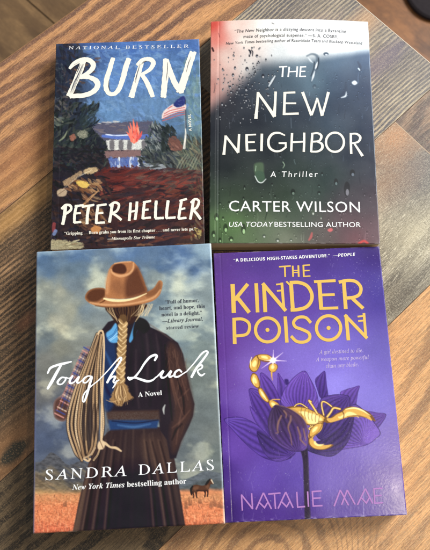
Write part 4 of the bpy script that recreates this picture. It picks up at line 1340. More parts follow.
bk.poly([(108, 420), (159, 420), (157, 428), (110, 430)], (42, 66, 108), .9, smooth=False)
bk.stroke([(118, 425), (134, 427), (150, 424)], [1, 2.2, 1], (84, 126, 172), .9, .6)
bk.stroke([(112, 421), (135, 423), (158, 420)], .9, (30, 34, 56), .5, .9)
bk.poly([(102, 338), (112, 334), (116, 352), (117, 385), (112, 408), (104, 408), (100, 372)], (38, 58, 98), 1.4, .85)
bk.stroke([(104, 350), (110, 362), (114, 374)], [1, 2.6, 1], (58, 104, 160), 1, .55)
for P in ([(132, 345), (130, 370), (133, 405)], [(150, 335), (153, 365), (150, 405)], [(160, 340), (164, 372), (162, 408)], [(140, 330), (143, 352), (140, 380)]):
    bk.stroke(P, [.8, 3.2, 1], (40, 32, 42), 1.8, .7)
for P in ([(156, 334), (159, 360), (157, 395)], [(146, 332), (148, 356), (146, 398)], [(136, 350), (136, 380), (139, 408)]):
    bk.stroke(P, [.5, 1.8, .5], (82, 66, 70), 1.2, .5)
bk.stroke([(146, 322), (158, 330), (172, 340)], [.5, 1.4, .6], (104, 84, 78), .8, .6)
bk.stroke([(103, 380), (108, 392), (114, 400)], [1, 3.2, 1], (22, 34, 66), 1, .8)
# kerchief
bk.poly([(106, 334), (111, 329), (116, 323), (118, 334), (118, 342), (110, 342)], (86, 150, 196), .6)
for q in range(4):
    bk.stroke([(107 + q, 338 + q), (113, 334 + q * 1.6), (117, 327 + q * 3)], .6, random.choice([(36, 84, 140), (168, 206, 226)]), .3, .8)
bk.poly([(136, 320), (141, 322), (137, 331), (131, 342), (129, 340), (132, 330)], (74, 138, 186), .5)
bk.poly([(137, 318), (146, 320), (150, 328), (144, 334), (138, 330), (134, 340), (133, 330)], (42, 34, 42), .6)
# back of the head and hair
bk.poly([(107, 306), (145, 304), (143, 311), (138, 317), (131, 324), (118, 324), (111, 316)], (62, 42, 34), .7)
for q in range(34):
    x = random.uniform(106, 145)
    lite = x < 112 or x > 139
    bk.stroke([(x, 305), (x + random.uniform(-2, 2) * (1 if lite else .4), 311), (x + (126 - x) * .4, random.uniform(316, 322))], [.5, .7, .4], (204, 172, 124) if lite else random.choice([(96, 68, 48), (46, 32, 30), (126, 92, 62)]), .3, .7)
for q in range(16):
    x = random.uniform(140, 153)
    bk.stroke([(x, 304), (x - 2, 309), (x - 6 + random.uniform(-3, 3), 316)], [.4, .5, .3], (214, 186, 140), .3, .7)
# hat
zh = Z(85, 260, 5.733)
bk.poly(zh((0, 218), (8, 190), (30, 170), (70, 160), (115, 166), (122, 215), (200, 230), (290, 215), (352, 185), (395, 160), (424, 118), (445, 130), (436, 180), (420, 210), (380, 238), (300, 258), (200, 270), (110, 270), (50, 258), (15, 240)), (168, 112, 72), .4)
bk.poly(zh((6, 214), (14, 190), (36, 172), (72, 163), (112, 170), (114, 205), (90, 228), (60, 240), (24, 236)), (92, 56, 40), 1.2, .95)
bk.poly(zh((350, 190), (395, 164), (424, 124), (436, 150), (425, 185), (395, 205), (355, 212)), (128, 82, 54), 1.2, .9)
bk.stroke(zh((30, 244), (100, 256), (200, 256), (300, 244), (390, 216), (432, 172)), [1.2, 2, 1.6, 1.6, 1.8, 1.2], (206, 152, 104), .6, .8)
bk.stroke(zh((60, 262), (130, 270), (220, 268), (320, 254)), 1, (110, 70, 46), .5, .8)
bk.poly(zh((120, 212), (118, 160), (126, 105), (140, 50), (165, 22), (210, 12), (255, 8), (275, 10), (300, 35), (325, 85), (345, 140), (354, 182), (300, 208), (230, 222), (170, 222)), (166, 108, 68), .35)
bk.poly(zh((262, 70), (300, 42), (322, 88), (342, 140), (352, 182), (300, 206), (236, 214), (226, 150), (240, 95)), (96, 58, 42), 2.2, .92)
bk.poly(zh((160, 120), (185, 140), (205, 190), (185, 200), (150, 160)), (140, 90, 60), 2.4, .8)
bk.poly(zh((175, 120), (200, 118), (225, 160), (212, 190), (190, 165)), (132, 84, 56), 2, .6)
bk.stroke(zh((142, 60), (130, 120), (128, 190)), [2, 4, 2], (198, 142, 96), 1.4, .8)
bk.poly(zh((155, 62), (165, 30), (200, 20), (228, 30), (238, 60), (222, 78), (185, 76)), (84, 50, 38), .7)
bk.stroke(zh((150, 55), (160, 76), (200, 92), (250, 80), (275, 50), (278, 14)), [1, 2, 2.6, 2.4, 2, 1], (208, 152, 104), .6, .85)
bk.stroke(zh((170, 20), (215, 12), (262, 10)), 1.2, (212, 158, 110), .5, .8)
bk.stroke(zh((110, 222), (160, 232), (225, 232), (290, 218), (352, 192)), [2, 2.6, 2.4, 1.8, .8], (226, 200, 146), .4)
bk.stroke(zh((85, 246), (100, 240), (112, 232)), [.5, 1.2, 1.6], (110, 66, 40), .4)
# plaid sleeve
slv = [(88, 346), (82.5, 352), (77, 364), (69, 380), (63, 393), (55, 400), (53, 408), (55, 418), (64, 421), (70, 410), (84, 368), (92, 352)]
bk.poly(slv, (128, 108, 106), .5)
bk.poly([(56, 400), (54, 409), (56, 418), (65, 420), (70, 408), (64, 398)], (88, 58, 50), 1.2, .9)
for q in range(22):
    f = q / 21
    x, y = 87 - 28 * f, 349 + 66 * f
    bk.stroke([(x - 3.2 - f, y - 1.8), (x + 4.4, y + 2.6)], [1.4, 1.4], [(60, 72, 140), (196, 132, 120), (70, 60, 70), (202, 176, 150)][q % 4], .3, .8)
for q in range(4):
    bk.stroke([(82 + q * 2.4, 352 + q), (71 + q * 2.6, 376), (57 + q * 3.4, 410)], 1.0, [(190, 120, 112), (62, 70, 130), (60, 44, 50), (176, 150, 130)][q], .3, .55)
# coiled rope
bk.poly([(94, 346), (102, 342), (101, 380), (98, 420), (94, 448), (84, 458), (76, 452), (70, 430), (72, 402), (82, 368)], (70, 56, 50), 1.2, .9)
rp = [(196, 164, 124), (182, 148, 108), (206, 176, 136), (170, 136, 100)]
for i in (0, 2, 5, 8, 10, 1, 4, 7, 3, 9):
    f = i / 10 + random.uniform(-.05, .05)
    xm = 69 + 33 * f
    cx = [(97 + 5 * f + (i % 3), 334 + (i % 2)), (87 + 13 * f, 360), (74 + 26 * f, 392), (xm - 2 + 2 * f, 424), (74 + 24 * f, 450 - 3 * abs(f - .4) + random.uniform(-4, 3)), (80 + 14 * f + random.uniform(-2, 2), 459 + random.uniform(-6, 1.5))]
    wd_ = random.uniform(1.5, 2.1)
    bk.stroke(cx, wd_ + 1.3, (48, 36, 34), .35, .85)
    bk.stroke(cx, wd_, rp[i % 4], .3, .98)
    cc = catmull(cx, 16)
    for p0 in cc[::1]:
        bk.stroke([(p0[0] - .6, p0[1] + .5), (p0[0] + .6, p0[1] - .5)], .45, (118, 88, 64), .22, .6)
for P in ([(98, 334), (100, 331), (103, 333), (104, 352), (102, 400), (101, 446)], [(84, 459), (88, 461), (90, 459)]):
    bk.stroke(P, 1.9, (200, 168, 128), .3)
for xx in (86, 90, 94, 98):
    bk.stroke([(xx, 404), (xx - 2, 420), (xx, 440)], [1, 2, 1], (54, 44, 46), .6, .7)
bk.stroke([(99, 446), (104, 443), (110, 447), (116, 448), (121, 451)], [2.6, 3, 2, 2.6, 1.6], (200, 170, 130), .4)
bk.poly([(98, 443), (102, 440), (105, 444), (103, 449), (98, 449)], (206, 176, 138), .5)
bk.stroke([(100, 441), (103, 448)], .7, (110, 84, 62), .3, .8)
bk.stroke([(84, 458), (90, 455), (95, 448)], [1.6, 1.6, 1.6], (176, 146, 112), .4)
# braid
pts = [(123 - i * .28, 322 + i * 5.6) for i in range(12)]
bk.stroke([(123, 318), (122, 345), (120.5, 384)], [7.5, 8.5, 7.5], (104, 76, 50), .6)
for i, (x, y) in enumerate(pts):
    for sd in (-1, 1):
        yy = y + (2.8 if sd > 0 else 0)
        bk.poly([(x + sd * random.uniform(3.6, 4.6), yy - 3.2), (x + sd * random.uniform(3.8, 5.0), yy), (x + sd * 2, yy + 3.6), (x - sd * 1.2, yy + 3.4), (x, yy), (x + sd * 2.6, yy - 3)], random.choice([(172, 136, 88), (190, 152, 100), (156, 120, 76)]), .5, .92)
        bk.stroke([(x + sd * 4.6, yy - 2), (x + sd * 1.6, yy + 1.4), (x - sd * .6, yy + 2.6)], [.5, .9, .4], (228, 198, 148), .3, .8)
        bk.stroke([(x + sd * 5.0, yy + 1.4), (x + sd * 1.8, yy + 4.2)], .6, (80, 54, 38), .3, .75)
bk.poly([(116, 384), (126, 384), (129, 392), (133, 398), (126, 401), (121, 406), (115, 404), (110, 400), (113, 392)], (150, 114, 74), .6, jit=1)
for q in range(30):
    x = random.uniform(114, 128)
    bk.stroke([(120 + (x - 120) * .5, 386), (x, 395), (x + random.uniform(-4, 4), random.uniform(399, 406))], [.9, .8, .3], random.choice([(196, 158, 108), (120, 88, 58), (220, 184, 132), (98, 70, 48)]), .3, .8)
bk.stroke([(106, 400), (112, 402), (118, 400)], [.4, 1, .6], (190, 150, 100), .3, .8)
bk.stroke([(165, 405), (163.5, 409), (164, 414)], [1, 2.2, .8], (170, 172, 166), .4, .9)
# painted highlights: lavender along the spine edge, pale at the jacket fold
rim = np.exp(-((bk.X + bk.w / 2) / 1.1) ** 2) * .6 * sstep(300, 420, bk.PY) + .25 * np.exp(-((bk.X + bk.w / 2) / 1.0) ** 2)
bk.img[:] = bk.img * (1 - rim[..., None]) + np.array([126, 132, 186]) * rim[..., None]
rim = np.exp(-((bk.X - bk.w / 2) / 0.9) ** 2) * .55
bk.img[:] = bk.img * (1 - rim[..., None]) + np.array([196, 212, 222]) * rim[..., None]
bk.img *= (1 + 0.07 * (vnoise(bk.X * 1.8, bk.Y * 1.8, 4) - .5))[..., None]
bk.build_cover(cover_mat('printed_jacket', 0.4, 0.4, 0.03, 500), t=2.4)
cvm = plain('cover_board_blue', (96, 112, 140), 0.5)
bk.build_body(PAGES, cvm, cvm, t=2.4, over=3.0, spine_t=1.5, board=2.4)
z4, z5 = Z(30, 335, 4.526), Z(120, 335, 4.3)
SNOW = plain('ink_snow', (255, 255, 255), 0.45, 0.3)
T = []
for zz, k, P, w_ in [(z4, 4.526, ((80, 172), (92, 150), (118, 138), (150, 130), (186, 121)), [6, 8, 8, 9, 5]), (z4, 4.526, ((142, 134), (122, 168), (98, 212), (80, 242)), [7, 10, 11, 8]),
                     (z4, 4.526, ((158, 193), (142, 193), (126, 210), (128, 222), (144, 222), (160, 204), (162, 193), (176, 196), (190, 188)), [5, 6, 8, 6, 5, 6, 5, 4, 4]),
                     (z4, 4.526, ((192, 186), (180, 206), (182, 218), (198, 214), (222, 188), (214, 206), (216, 217), (228, 212), (246, 196)), [7, 8, 7, 5, 6, 8, 7, 4, 4]),
                     (z4, 4.526, ((280, 188), (262, 186), (244, 198), (242, 214), (256, 214), (280, 190), (270, 224), (258, 268), (246, 300), (238, 296), (244, 268), (272, 236), (312, 204)), [5, 5, 7, 6, 5, 6, 8, 8, 6, 5, 5, 4, 4]),
                     (z4, 4.526, ((310, 205), (350, 164), (390, 118), (408, 102), (413, 110), (396, 138), (368, 180), (350, 214)), [4, 4, 5, 6, 7, 7, 8, 8]), (z4, 4.526, ((352, 208), (372, 190), (386, 190), (378, 208), (382, 216), (402, 204)), [5, 6, 7, 7, 5, 4]),
                     (z4, 4.526, ((392, 208), (384, 226), (374, 240)), [5, 5, 3]),
                     (z5, 4.3, ((36, 184), (42, 192), (60, 182), (84, 156), (104, 124), (128, 96), (150, 86), (158, 92), (150, 108)), [8, 6, 5, 6, 7, 8, 8, 8, 7]),
                     (z5, 4.3, ((84, 156), (68, 178), (48, 190)), [5, 5, 5]), (z5, 4.3, ((42, 184), (66, 184), (92, 192), (118, 199), (140, 194), (156, 180)), [5, 6, 8, 8, 6, 4]),
                     (z5, 4.3, ((156, 182), (186, 154), (176, 174), (182, 184), (198, 178), (220, 154), (212, 172), (216, 181), (238, 168)), [4, 7, 8, 7, 5, 7, 8, 6, 4]),
                     (z5, 4.3, ((264, 158), (254, 150), (238, 160), (234, 176), (248, 180), (272, 166), (288, 156)), [6, 6, 7, 7, 6, 4, 4]),
                     (z5, 4.3, ((286, 158), (318, 122), (350, 82), (368, 70), (377, 76), (360, 102), (328, 144), (308, 180)), [4, 4, 6, 6, 7, 7, 8, 8]),
                     (z5, 4.3, ((316, 158), (336, 136), (352, 130), (352, 142), (334, 154), (342, 170), (352, 174), (364, 166)), [5, 5, 6, 5, 5, 7, 6, 4])]:
    T.append(bk.ribbon(zz(*P), [q * 1.3 / k for q in w_], True, 'round', n=6))
bk.put('title_lettering', T, SNOW)
bk.put('author_lettering', [bk.line('SANDRA', (45.4, 480.2), (126.6, 475.8), 10.2, 'upright', space=1.22), bk.line('DALLAS', (138.4, 474.9), (214, 469.8), 10.2, 'upright', space=1.2)], SNOW)
bk.put('byline_lettering', [bk.line('New York Times', (72, 489.9), (124.6, 487.1), 5.2, 'bolditalic'), bk.line('bestselling author', (127, 487), (186.4, 483.6), 5.2, 'bold')], WHITE)
bk.put('subtitle_lettering', [bk.line('A Novel', (138.2, 397), (162, 394.9), 4.6, 'bold')], WHITE)
INKB = plain('ink_slate', (58, 62, 72), 0.6)
bk.put('quote_lettering', [bk.line('“Full of humor,', (165.3, 303.8), (198.6, 301.9), 3.6, 'bold'), bk.line('heart, and hope, this', (159.4, 310.0), (205, 307.8), 3.6, 'bold'),
                           bk.line('novel is a delight.”', (161.6, 316.4), (202, 314.4), 3.6, 'bold'), bk.line([('—', 'sans'), ('Library Journal', 'bolditalic'), (',', 'sans')], (162.4, 323.0), (203, 320.6), 3.6, 'bolditalic'),
                           bk.line('starred review', (166.4, 329.5), (199, 327.7), 3.4, 'bold')], INKB)

# ================= 4. violet paperback with lotus and golden scorpion (bottom right)
bk = Book('paperback_book', 'violet paperback with a golden scorpion sitting on a purple lotus', 71.5, 45.1, 1.45, 139.64, 214.1, 20, edge=0.6, hinge=(6.0, 0.15, 0.6), bulge=lambda a, b: 0.7 * sstep(0.1, .5, a) * sstep(.1, -.5, b) + .2 * np.sin(a * 6) * sstep(.2, .5, b))
bk.sat, bk.con, bk.lift_c = .92, 1.08, .015
base = idw([(213, 256, (84, 54, 120)), (260, 252, (80, 56, 128)), (320, 252, (74, 54, 126)), (378, 250, (64, 48, 112)), (215, 300, (92, 56, 130)), (250, 300, (96, 64, 142)), (300, 300, (90, 64, 146)), (350, 290, (80, 62, 142)), (382, 290, (74, 62, 138)),
            (216, 350, (88, 52, 128)), (225, 380, (96, 62, 142)), (250, 370, (112, 84, 162)), (300, 355, (108, 90, 168)), (340, 350, (106, 92, 172)), (385, 350, (98, 86, 160)), (245, 400, (104, 76, 156)), (340, 385, (118, 106, 182)), (380, 400, (112, 100, 176)),
            (220, 420, (80, 48, 130)), (235, 450, (96, 64, 152)), (222, 470, (66, 40, 116)), (224, 515, (56, 34, 100)), (260, 480, (94, 68, 156)), (300, 480, (88, 66, 150)), (330, 480, (104, 84, 164)), (370, 450, (112, 94, 166)), (395, 440, (114, 96, 164)),
            (260, 515, (72, 44, 122)), (300, 515, (72, 46, 124)), (350, 510, (92, 72, 144)), (398, 505, (96, 78, 142)), (385, 480, (104, 84, 150))], 3.0, 8)
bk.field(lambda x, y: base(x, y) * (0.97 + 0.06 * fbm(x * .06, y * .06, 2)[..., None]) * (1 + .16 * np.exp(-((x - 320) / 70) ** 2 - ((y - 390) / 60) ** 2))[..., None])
z3, z4, z5, z6 = Z(215, 340, 4.526), Z(300, 340, 4.3), Z(218, 430, 4.43), Z(310, 430, 4.3)
random.seed(9)


def petal(b, outline, tip, root_, c0, c1, dark, nv=16, ribs=True, soft=.4):
    """c0 colour near the tip side, c1 near the root, with fine veins following the petal"""
    b.poly(outline, np.asarray(dark, float) * .7 + np.asarray(c1, float) * .3, .25)
    cx, cy = np.mean([p[0] for p in outline]), np.mean([p[1] for p in outline])
    ins_ = [(p[0] + (cx - p[0]) * .022, p[1] + (cy - p[1]) * .022) for p in outline]
    L_ = math.hypot(tip[0] - root_[0], tip[1] - root_[1])

    def col(px, py):
        t = np.clip(((px - root_[0]) * (tip[0] - root_[0]) + (py - root_[1]) * (tip[1] - root_[1])) / L_ ** 2, 0, 1)[..., None]
        side = ((px - root_[0]) * (tip[1] - root_[1]) - (py - root_[1]) * (tip[0] - root_[0])) / L_
        rad = side / (0.35 * L_ * np.sin(np.clip(t[..., 0], .06, .97) * math.pi) + 1.5)
        vein = (0.5 + 0.5 * np.sin(rad * nv * 1.7 + .7 * vnoise(px * .3, py * .3, 3))) ** .7
        c = np.asarray(c1, float) * (1 - t) + np.asarray(c0, float) * t
        if ribs:
            c = c * (0.90 + 0.30 * vein[..., None]) + 14 * (np.clip(np.abs(rad), 0, 1.2)[..., None] ** 2) * np.array([1, .85, 1.2])
        return c * (0.95 + .10 * fbm(px * .5, py * .5, 1)[..., None])
    b.poly(ins_, col, .4)


A_, B_, D_ = (88, 60, 140), (66, 44, 114), (34, 22, 66)
petal(bk, z4((65, 172), (84, 150), (106, 133), (112, 160), (116, 200), (120, 245), (90, 250), (75, 215)), z4((106, 133))[0], z4((90, 260))[0], (76, 52, 126), (58, 38, 104), D_, 10)
petal(bk, z4((172, 228), (200, 212), (228, 204), (256, 197), (250, 225), (244, 262), (236, 300), (210, 300), (195, 260)), z4((256, 197))[0], z4((205, 300))[0], A_, B_, D_, 10)
petal(bk, z3((285, 150), (300, 168), (318, 200), (312, 240), (300, 270), (285, 240), (282, 190)), z3((285, 150))[0], z3((300, 290))[0], A_, B_, D_, 8)
bk.poly(z3((314, 180), (330, 178), (334, 196), (322, 204)), (58, 40, 104), .5)
petal(bk, z3((300, 290), (306, 240), (330, 200), (360, 165), (405, 139), (430, 172), (452, 215), (466, 262), (462, 310), (380, 330)), z3((405, 139))[0], z3((385, 340))[0], (96, 66, 150), (72, 48, 122), D_, 18)
petal(bk, z3((205, 150), (240, 168), (272, 215), (292, 262), (300, 300), (270, 300), (235, 275), (212, 230)), z3((205, 150))[0], z3((300, 320))[0], (92, 62, 144), (62, 40, 108), D_, 12)
petal(bk, z3((154, 222), (190, 224), (222, 244), (262, 290), (262, 360), (262, 430), (236, 410), (205, 360), (176, 320), (160, 270)), z3((154, 222))[0], z3((270, 430))[0], (80, 54, 130), (60, 38, 104), D_, 14)
petal(bk, z3((158, 300), (190, 330), (225, 380), (250, 430), (235, 440), (200, 395), (172, 350)), z3((158, 300))[0], z3((250, 440))[0], A_, B_, D_, 8)
petal(bk, [(386.5, 415), (377, 412.6), (367.6, 411.2), (358, 413), (351, 418), (344, 432), (334, 450), (348, 448), (363, 441), (377, 429.5)], (386.5, 415), (335, 455), (84, 58, 132), (62, 42, 108), (58, 40, 96), 16)
petal(bk, [(223.8, 419.5), (232, 417), (243, 417.6), (256, 424), (268, 435), (279, 448), (292, 457), (278, 461), (264, 458), (250, 448), (238, 436), (230, 427)], (223.8, 419.5), (292, 458), (84, 58, 138), (66, 44, 116), D_, 18)
petal(bk, z6((300, 0), (282, 40), (240, 66), (180, 78), (120, 84), (60, 60), (90, 0), (140, -60), (200, -110)), z6((230, 60))[0], z6((100, -40))[0], (88, 62, 140), (62, 42, 110), D_, 14)
petal(bk, z4((84, 268), (100, 245), (150, 234), (196, 236), (212, 244), (216, 280), (200, 330), (160, 400), (90, 430), (60, 380), (70, 310)), z4((212, 240))[0], z4((90, 420))[0], (66, 44, 112), (48, 32, 88), (30, 20, 58), 14)
petal(bk, z6((188, -88), (190, -50), (180, 0), (164, 50), (130, 92), (92, 114), (44, 108), (-10, 88), (-20, 60), (60, 40), (130, -10)), z6((188, -80))[0], z6((20, 90))[0], (50, 32, 88), (42, 28, 78), (26, 18, 50), 14)
petal(bk, z5((172, 8), (196, 14), (240, 44), (300, 86), (344, 100), (312, 128), (262, 140), (216, 116), (186, 64)), z5((172, 8))[0], z5((320, 110))[0], (50, 36, 84), (66, 44, 112), (38, 26, 66), 10)
bk.stroke([(303.5, 447), (305.6, 460), (306.5, 485), (307.8, 521.4)], [8, 5.6, 5.4, 5.8], (42, 32, 56), .5)
bk.stroke([(308, 458), (308.6, 485), (310, 520)], .8, (68, 54, 86), .5, .6)
# golden scorpion
GD, GL, GS, GB = (210, 160, 74), (250, 220, 140), (116, 76, 34), (66, 42, 30)


def gold(b, P, hl=None):
    b.poly(P, GS, .22)
    cx, cy = np.mean([p[0] for p in P]), np.mean([p[1] for p in P])
    b.poly([(p[0] + (cx - p[0]) * .13, p[1] + (cy - p[1]) * .13) for p in P], GD, .3)
    b.poly([(p[0] + (cx - p[0]) * .6 - .5, p[1] + (cy - p[1]) * .6 - .5) for p in P], GL, .45, .95)


gold(bk, z3((188, 68), (203, 82), (206, 108), (192, 138), (176, 146), (160, 136), (154, 116), (164, 92)))
gold(bk, z3((170, 150), (190, 158), (202, 190), (204, 212), (190, 218), (170, 200), (160, 176)))
gold(bk, z3((196, 218), (212, 218), (230, 244), (246, 274), (238, 284), (214, 266), (198, 240)))
gold(bk, z3((244, 278), (262, 272), (292, 292), (284, 308), (262, 312), (248, 298)))
gold(bk, z3((190, 70), (205, 64), (240, 66), (262, 82), (262, 98), (232, 96), (196, 86)))
gold(bk, z3((246, 112), (262, 104), (280, 110), (284, 126), (272, 144), (254, 146), (242, 132)))
bk.stroke(z3((256, 146), (257, 164), (260, 182)), [1.8, 1.2, .4], GD, .3)
z9 = Z(270, 380, 6.14)
gold(bk, z9((96, 170), (150, 160), (212, 166), (270, 190), (320, 212), (352, 240), (330, 262), (290, 276), (232, 278), (190, 250), (140, 200)))
for P in (z3((166, 78), (160, 100), (163, 124)), z3((178, 160), (172, 180), (178, 204)), z3((204, 226), (216, 246), (234, 272))):
    bk.stroke(P, [.5, 1.0, .5], (255, 236, 170), .25, .9)
for P in (z3((196, 78), (197, 100), (190, 128)), z3((192, 166), (200, 188), (200, 210)), z3((212, 222), (230, 248), (244, 274)), z3((196, 90), (228, 97), (258, 98))):
    bk.stroke(P, [.6, 1.3, .6], (128, 82, 34), .35, .8)
bk.poly(z9((215, 215), (260, 205), (305, 226), (320, 246), (290, 268), (240, 268), (222, 245)), (250, 222, 146), .8, .9)
for q in range(6):
    bk.stroke(z9((196 + q * 22, 170 + q * 9), (190 + q * 22, 200 + q * 9), (200 + q * 20, 232 + q * 6)), .6, (120, 80, 40), .3, .75)
for P, w_ in [(((150, 164), (165, 150), (192, 147), (230, 172)), 1.1), (((290, 205), (262, 160), (240, 128), (252, 134)), 1.9), (((330, 214), (318, 160), (322, 134), (345, 138), (378, 162)), 1.5),
              (((352, 226), (372, 200), (392, 172), (430, 178)), 2.0), (((250, 280), (262, 300), (285, 306)), 1.6), (((310, 270), (300, 300), (262, 330), (244, 356)), 5.2),
              (((262, 282), (240, 300), (262, 312)), 1.2)]:
    bk.stroke(z9(*P), w_ + .7, GB, .35, .8)
    bk.stroke(z9(*P), w_, GD, .3, 1, hl=GL)
z8 = Z(290, 380, 4.3)
gold(bk, z8((146, 166), (170, 164), (196, 146), (222, 134), (238, 120), (268, 114), (304, 122), (338, 138), (358, 158), (368, 178), (346, 168), (316, 157), (286, 158), (252, 160), (226, 168), (196, 178), (164, 186), (148, 178)))
bk.stroke(z8((240, 126), (275, 120), (310, 130), (345, 152)), [.6, 2.0, .5], (255, 236, 168), .35, .9)
bk.stroke(z8((246, 156), (290, 154), (330, 162)), [.6, 1.4, .5], (128, 82, 34), .4, .8)
bk.stroke(z8((226, 136), (232, 148), (230, 164)), 1.0, (96, 60, 30), .35, .8)
gold(bk, z9((236, 356), (256, 352), (270, 376), (300, 398), (350, 400), (390, 396), (376, 412), (336, 428), (290, 428), (256, 414), (236, 388)))
gold(bk, z9((250, 300), (286, 268), (322, 262), (318, 286), (300, 316), (268, 342), (244, 352), (240, 330)))
bk.stroke(z9((60, 380 - 380 + 120), (20, 120), (0, 130)), 1.0, GD, .3)
# dark translucent petal in front with the animal showing through
fp = z9((34, 152), (100, 168), (160, 200), (205, 240), (228, 286), (236, 350), (228, 420), (180, 440), (110, 430), (50, 395), (6, 350), (-14, 270), (0, 200))
petal(bk, fp, z9((34, 152))[0], z9((170, 440))[0], (50, 36, 60), (68, 46, 104), (36, 24, 54), 14)
bk.poly(z9((70, 175), (140, 185), (200, 232), (226, 290), (180, 280), (120, 230)), (84, 56, 74), 1.8, .6)
for P in (((70, 220), (52, 260), (46, 300), (50, 322), (36, 326)), ((128, 222), (126, 250), (112, 290), (126, 340), (134, 398)), ((170, 290), (186, 340), (188, 366), (220, 400)), ((206, 300), (212, 330), (220, 370)), ((86, 190), (100, 210), (98, 232))):
    bk.stroke(z9(*P), [1.6, 2, 1.6, 1.2, .8][:len(P)] if len(P) > 3 else [1.4, 1.6, 1], (146, 106, 88), .5, .75)
bk.stroke(z9((34, 152), (100, 168), (160, 200), (205, 240), (228, 286), (236, 350)), .7, (150, 112, 100), .35, .7)
# printed sparkle
sx_, sy_ = z3((263, 92))[0]
for a_, L_ in ((88, 10.4), (-3, 13.5), (38, 12.5), (215, 14), (180, 9), (268, 8), (130, 5), (310, 5)):
    ex, ey = sx_ + L_ * math.cos(math.radians(a_)), sy_ - L_ * math.sin(math.radians(a_))
    bk.stroke([(sx_, sy_), ((sx_ + ex) / 2, (sy_ + ey) / 2), (ex, ey)], [2.2, .8, .1], (250, 226, 236), .35, .85)
bk.poly([(sx_ + 2.6 * math.cos(t), sy_ + 2.6 * math.sin(t)) for t in np.linspace(0, 6.0, 10)], (255, 246, 236), .9)
# wear: tiny white flecks, scratches, a rubbed lower edge
for _ in range(230):
    x, y = random.uniform(215, 400), random.uniform(262, 519)
    if random.random() < .35:
        x = random.uniform(330, 385)
        y = random.uniform(255, 300)
    bk.stroke([(x, y), (x + random.uniform(-.6, .6), y + random.uniform(-.5, .5))], random.uniform(.25, .5), (190, 176, 210), .22, random.uniform(.2, .6))
for _ in range(46):
    x, y = random.uniform(235, 398), random.uniform(450, 516)
    bk.stroke([(x, y), (x + random.uniform(-3, 3), y + random.uniform(2, 9))], .3, (176, 160, 200), .3, .28)
wr = np.exp(-np.abs(bk.Y + bk.l / 2) / 1.0) * sstep(.5, .8, fbm(bk.X * .35, bk.Y * .9, 3)) * .9
bk.img[:] = bk.img * (1 - wr[..., None]) + np.array([206, 196, 214]) * wr[..., None]
bk.stroke([(363.6, 486), (363.8, 517)], .5, (200, 190, 214), .3, .5)
bk.img *= (1 + 0.06 * (vnoise(bk.X * 1.8, bk.Y * 1.8, 4) - .5))[..., None]
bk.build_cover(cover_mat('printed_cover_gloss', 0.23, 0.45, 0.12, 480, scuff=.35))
cvm = plain('cover_board_violet', (66, 44, 108), 0.45)
bk.build_body(PAGES, cvm, cvm)
zA, zB = Z(208, 242, 4.674), Z(295, 242, 4.526)
GOLD = plain('ink_gold', (226, 184, 84), 0.42, 0.45)
LILAC = plain('ink_lilac', (176, 122, 188), 0.45)
PALE = plain('ink_pale_lilac', (206, 186, 222), 0.5)
T = []
for zz, P, w_ in [(zA, ((332, 116), (387, 112)), 7), (zA, ((359, 114), (361, 164)), 8), (zA, ((396, 111), (398, 163)), 8), (zB, ((15, 106), (17, 158)), 8), (zA, ((397, 134), (424, 133)), 5), (zA, ((397, 143), (424, 142)), 5),
                  (zB, ((38, 104), (40, 158)), 8), (zB, ((36, 106), (68, 104)), 6), (zB, ((40, 130), (66, 129)), 6), (zB, ((38, 156), (70, 154)), 6),
                  (zA, ((115, 197), (121, 332)), 20), (zA, ((186, 196), (124, 272)), 17), (zA, ((136, 258), (193, 330)), 18), (zA, ((225, 193), (232, 329)), 17),
                  (zA, ((261, 196), (268, 328)), 18), (zA, ((255, 193), (364, 322)), 17), (zA, ((345, 190), (355, 318)), 13), (zA, ((318, 199), (348, 196)), 8), (zA, ((322, 229), (350, 226)), 8),
                  (zA, ((388, 196), (397, 322)), 18), (zA, ((366, 184), (394, 212)), 9),
                  (zB, ((110, 180), (119, 305)), 18), (zB, ((86, 180), (184, 175)), 13), (zB, ((116, 240), (180, 238)), 12), (zB, ((112, 301), (196, 298)), 13),
                  (zB, ((221, 178), (230, 303)), 17), (zB, ((256, 252), (309, 301)), 16),
                  (zA, ((122, 358), (125, 477)), 17), (zA, ((361, 348), (369, 470)), 16),
                  (zB, ((231, 330), (242, 445)), 16), (zB, ((225, 330), (327, 436)), 15), (zB, ((312, 322), (321, 432)), 12), (zB, ((283, 338), (314, 334)), 8), (zB, ((286, 358), (316, 355)), 8)]:
    s_ = 4.674 if zz is zA else 4.526
    T.append(bk.ribbon(zz(*P), w_ / s_, False, 'flat'))
for zz, s_, P, w_ in [(zB, 4.526, ((-24, 184), (20, 184), (56, 200), (76, 236), (72, 270), (48, 296), (10, 306), (-20, 308)), 16),
                      (zB, 4.526, ((198, 182), (240, 174), (276, 180), (298, 206), (292, 236), (268, 250), (232, 254)), 15),
                      (zA, 4.674, ((114, 362), (158, 360), (188, 376), (194, 404), (178, 432), (126, 440)), 14),
                      (zB, 4.526, ((72, 366), (48, 342), (14, 342), (-6, 362), (2, 384), (32, 396), (62, 412), (66, 436), (44, 452), (8, 450), (-18, 426)), 14)]:
    T.append(bk.ribbon(zz(*P), w_ / s_, True, 'flat'))
for c_, r_ in (((208 + 278 / 4.674, 242 + 411 / 4.674), 56 / 4.674), ((295 + 152 / 4.526, 242 + 389 / 4.526), 55 / 4.526)):
    T.append(bk.ring_shape(c_, r_, r_, 14.5 / 4.6))
    T.append(bk.disc(c_, 2.0))
bk.put('title_lettering', T, GOLD)
T = []
k = 4.43
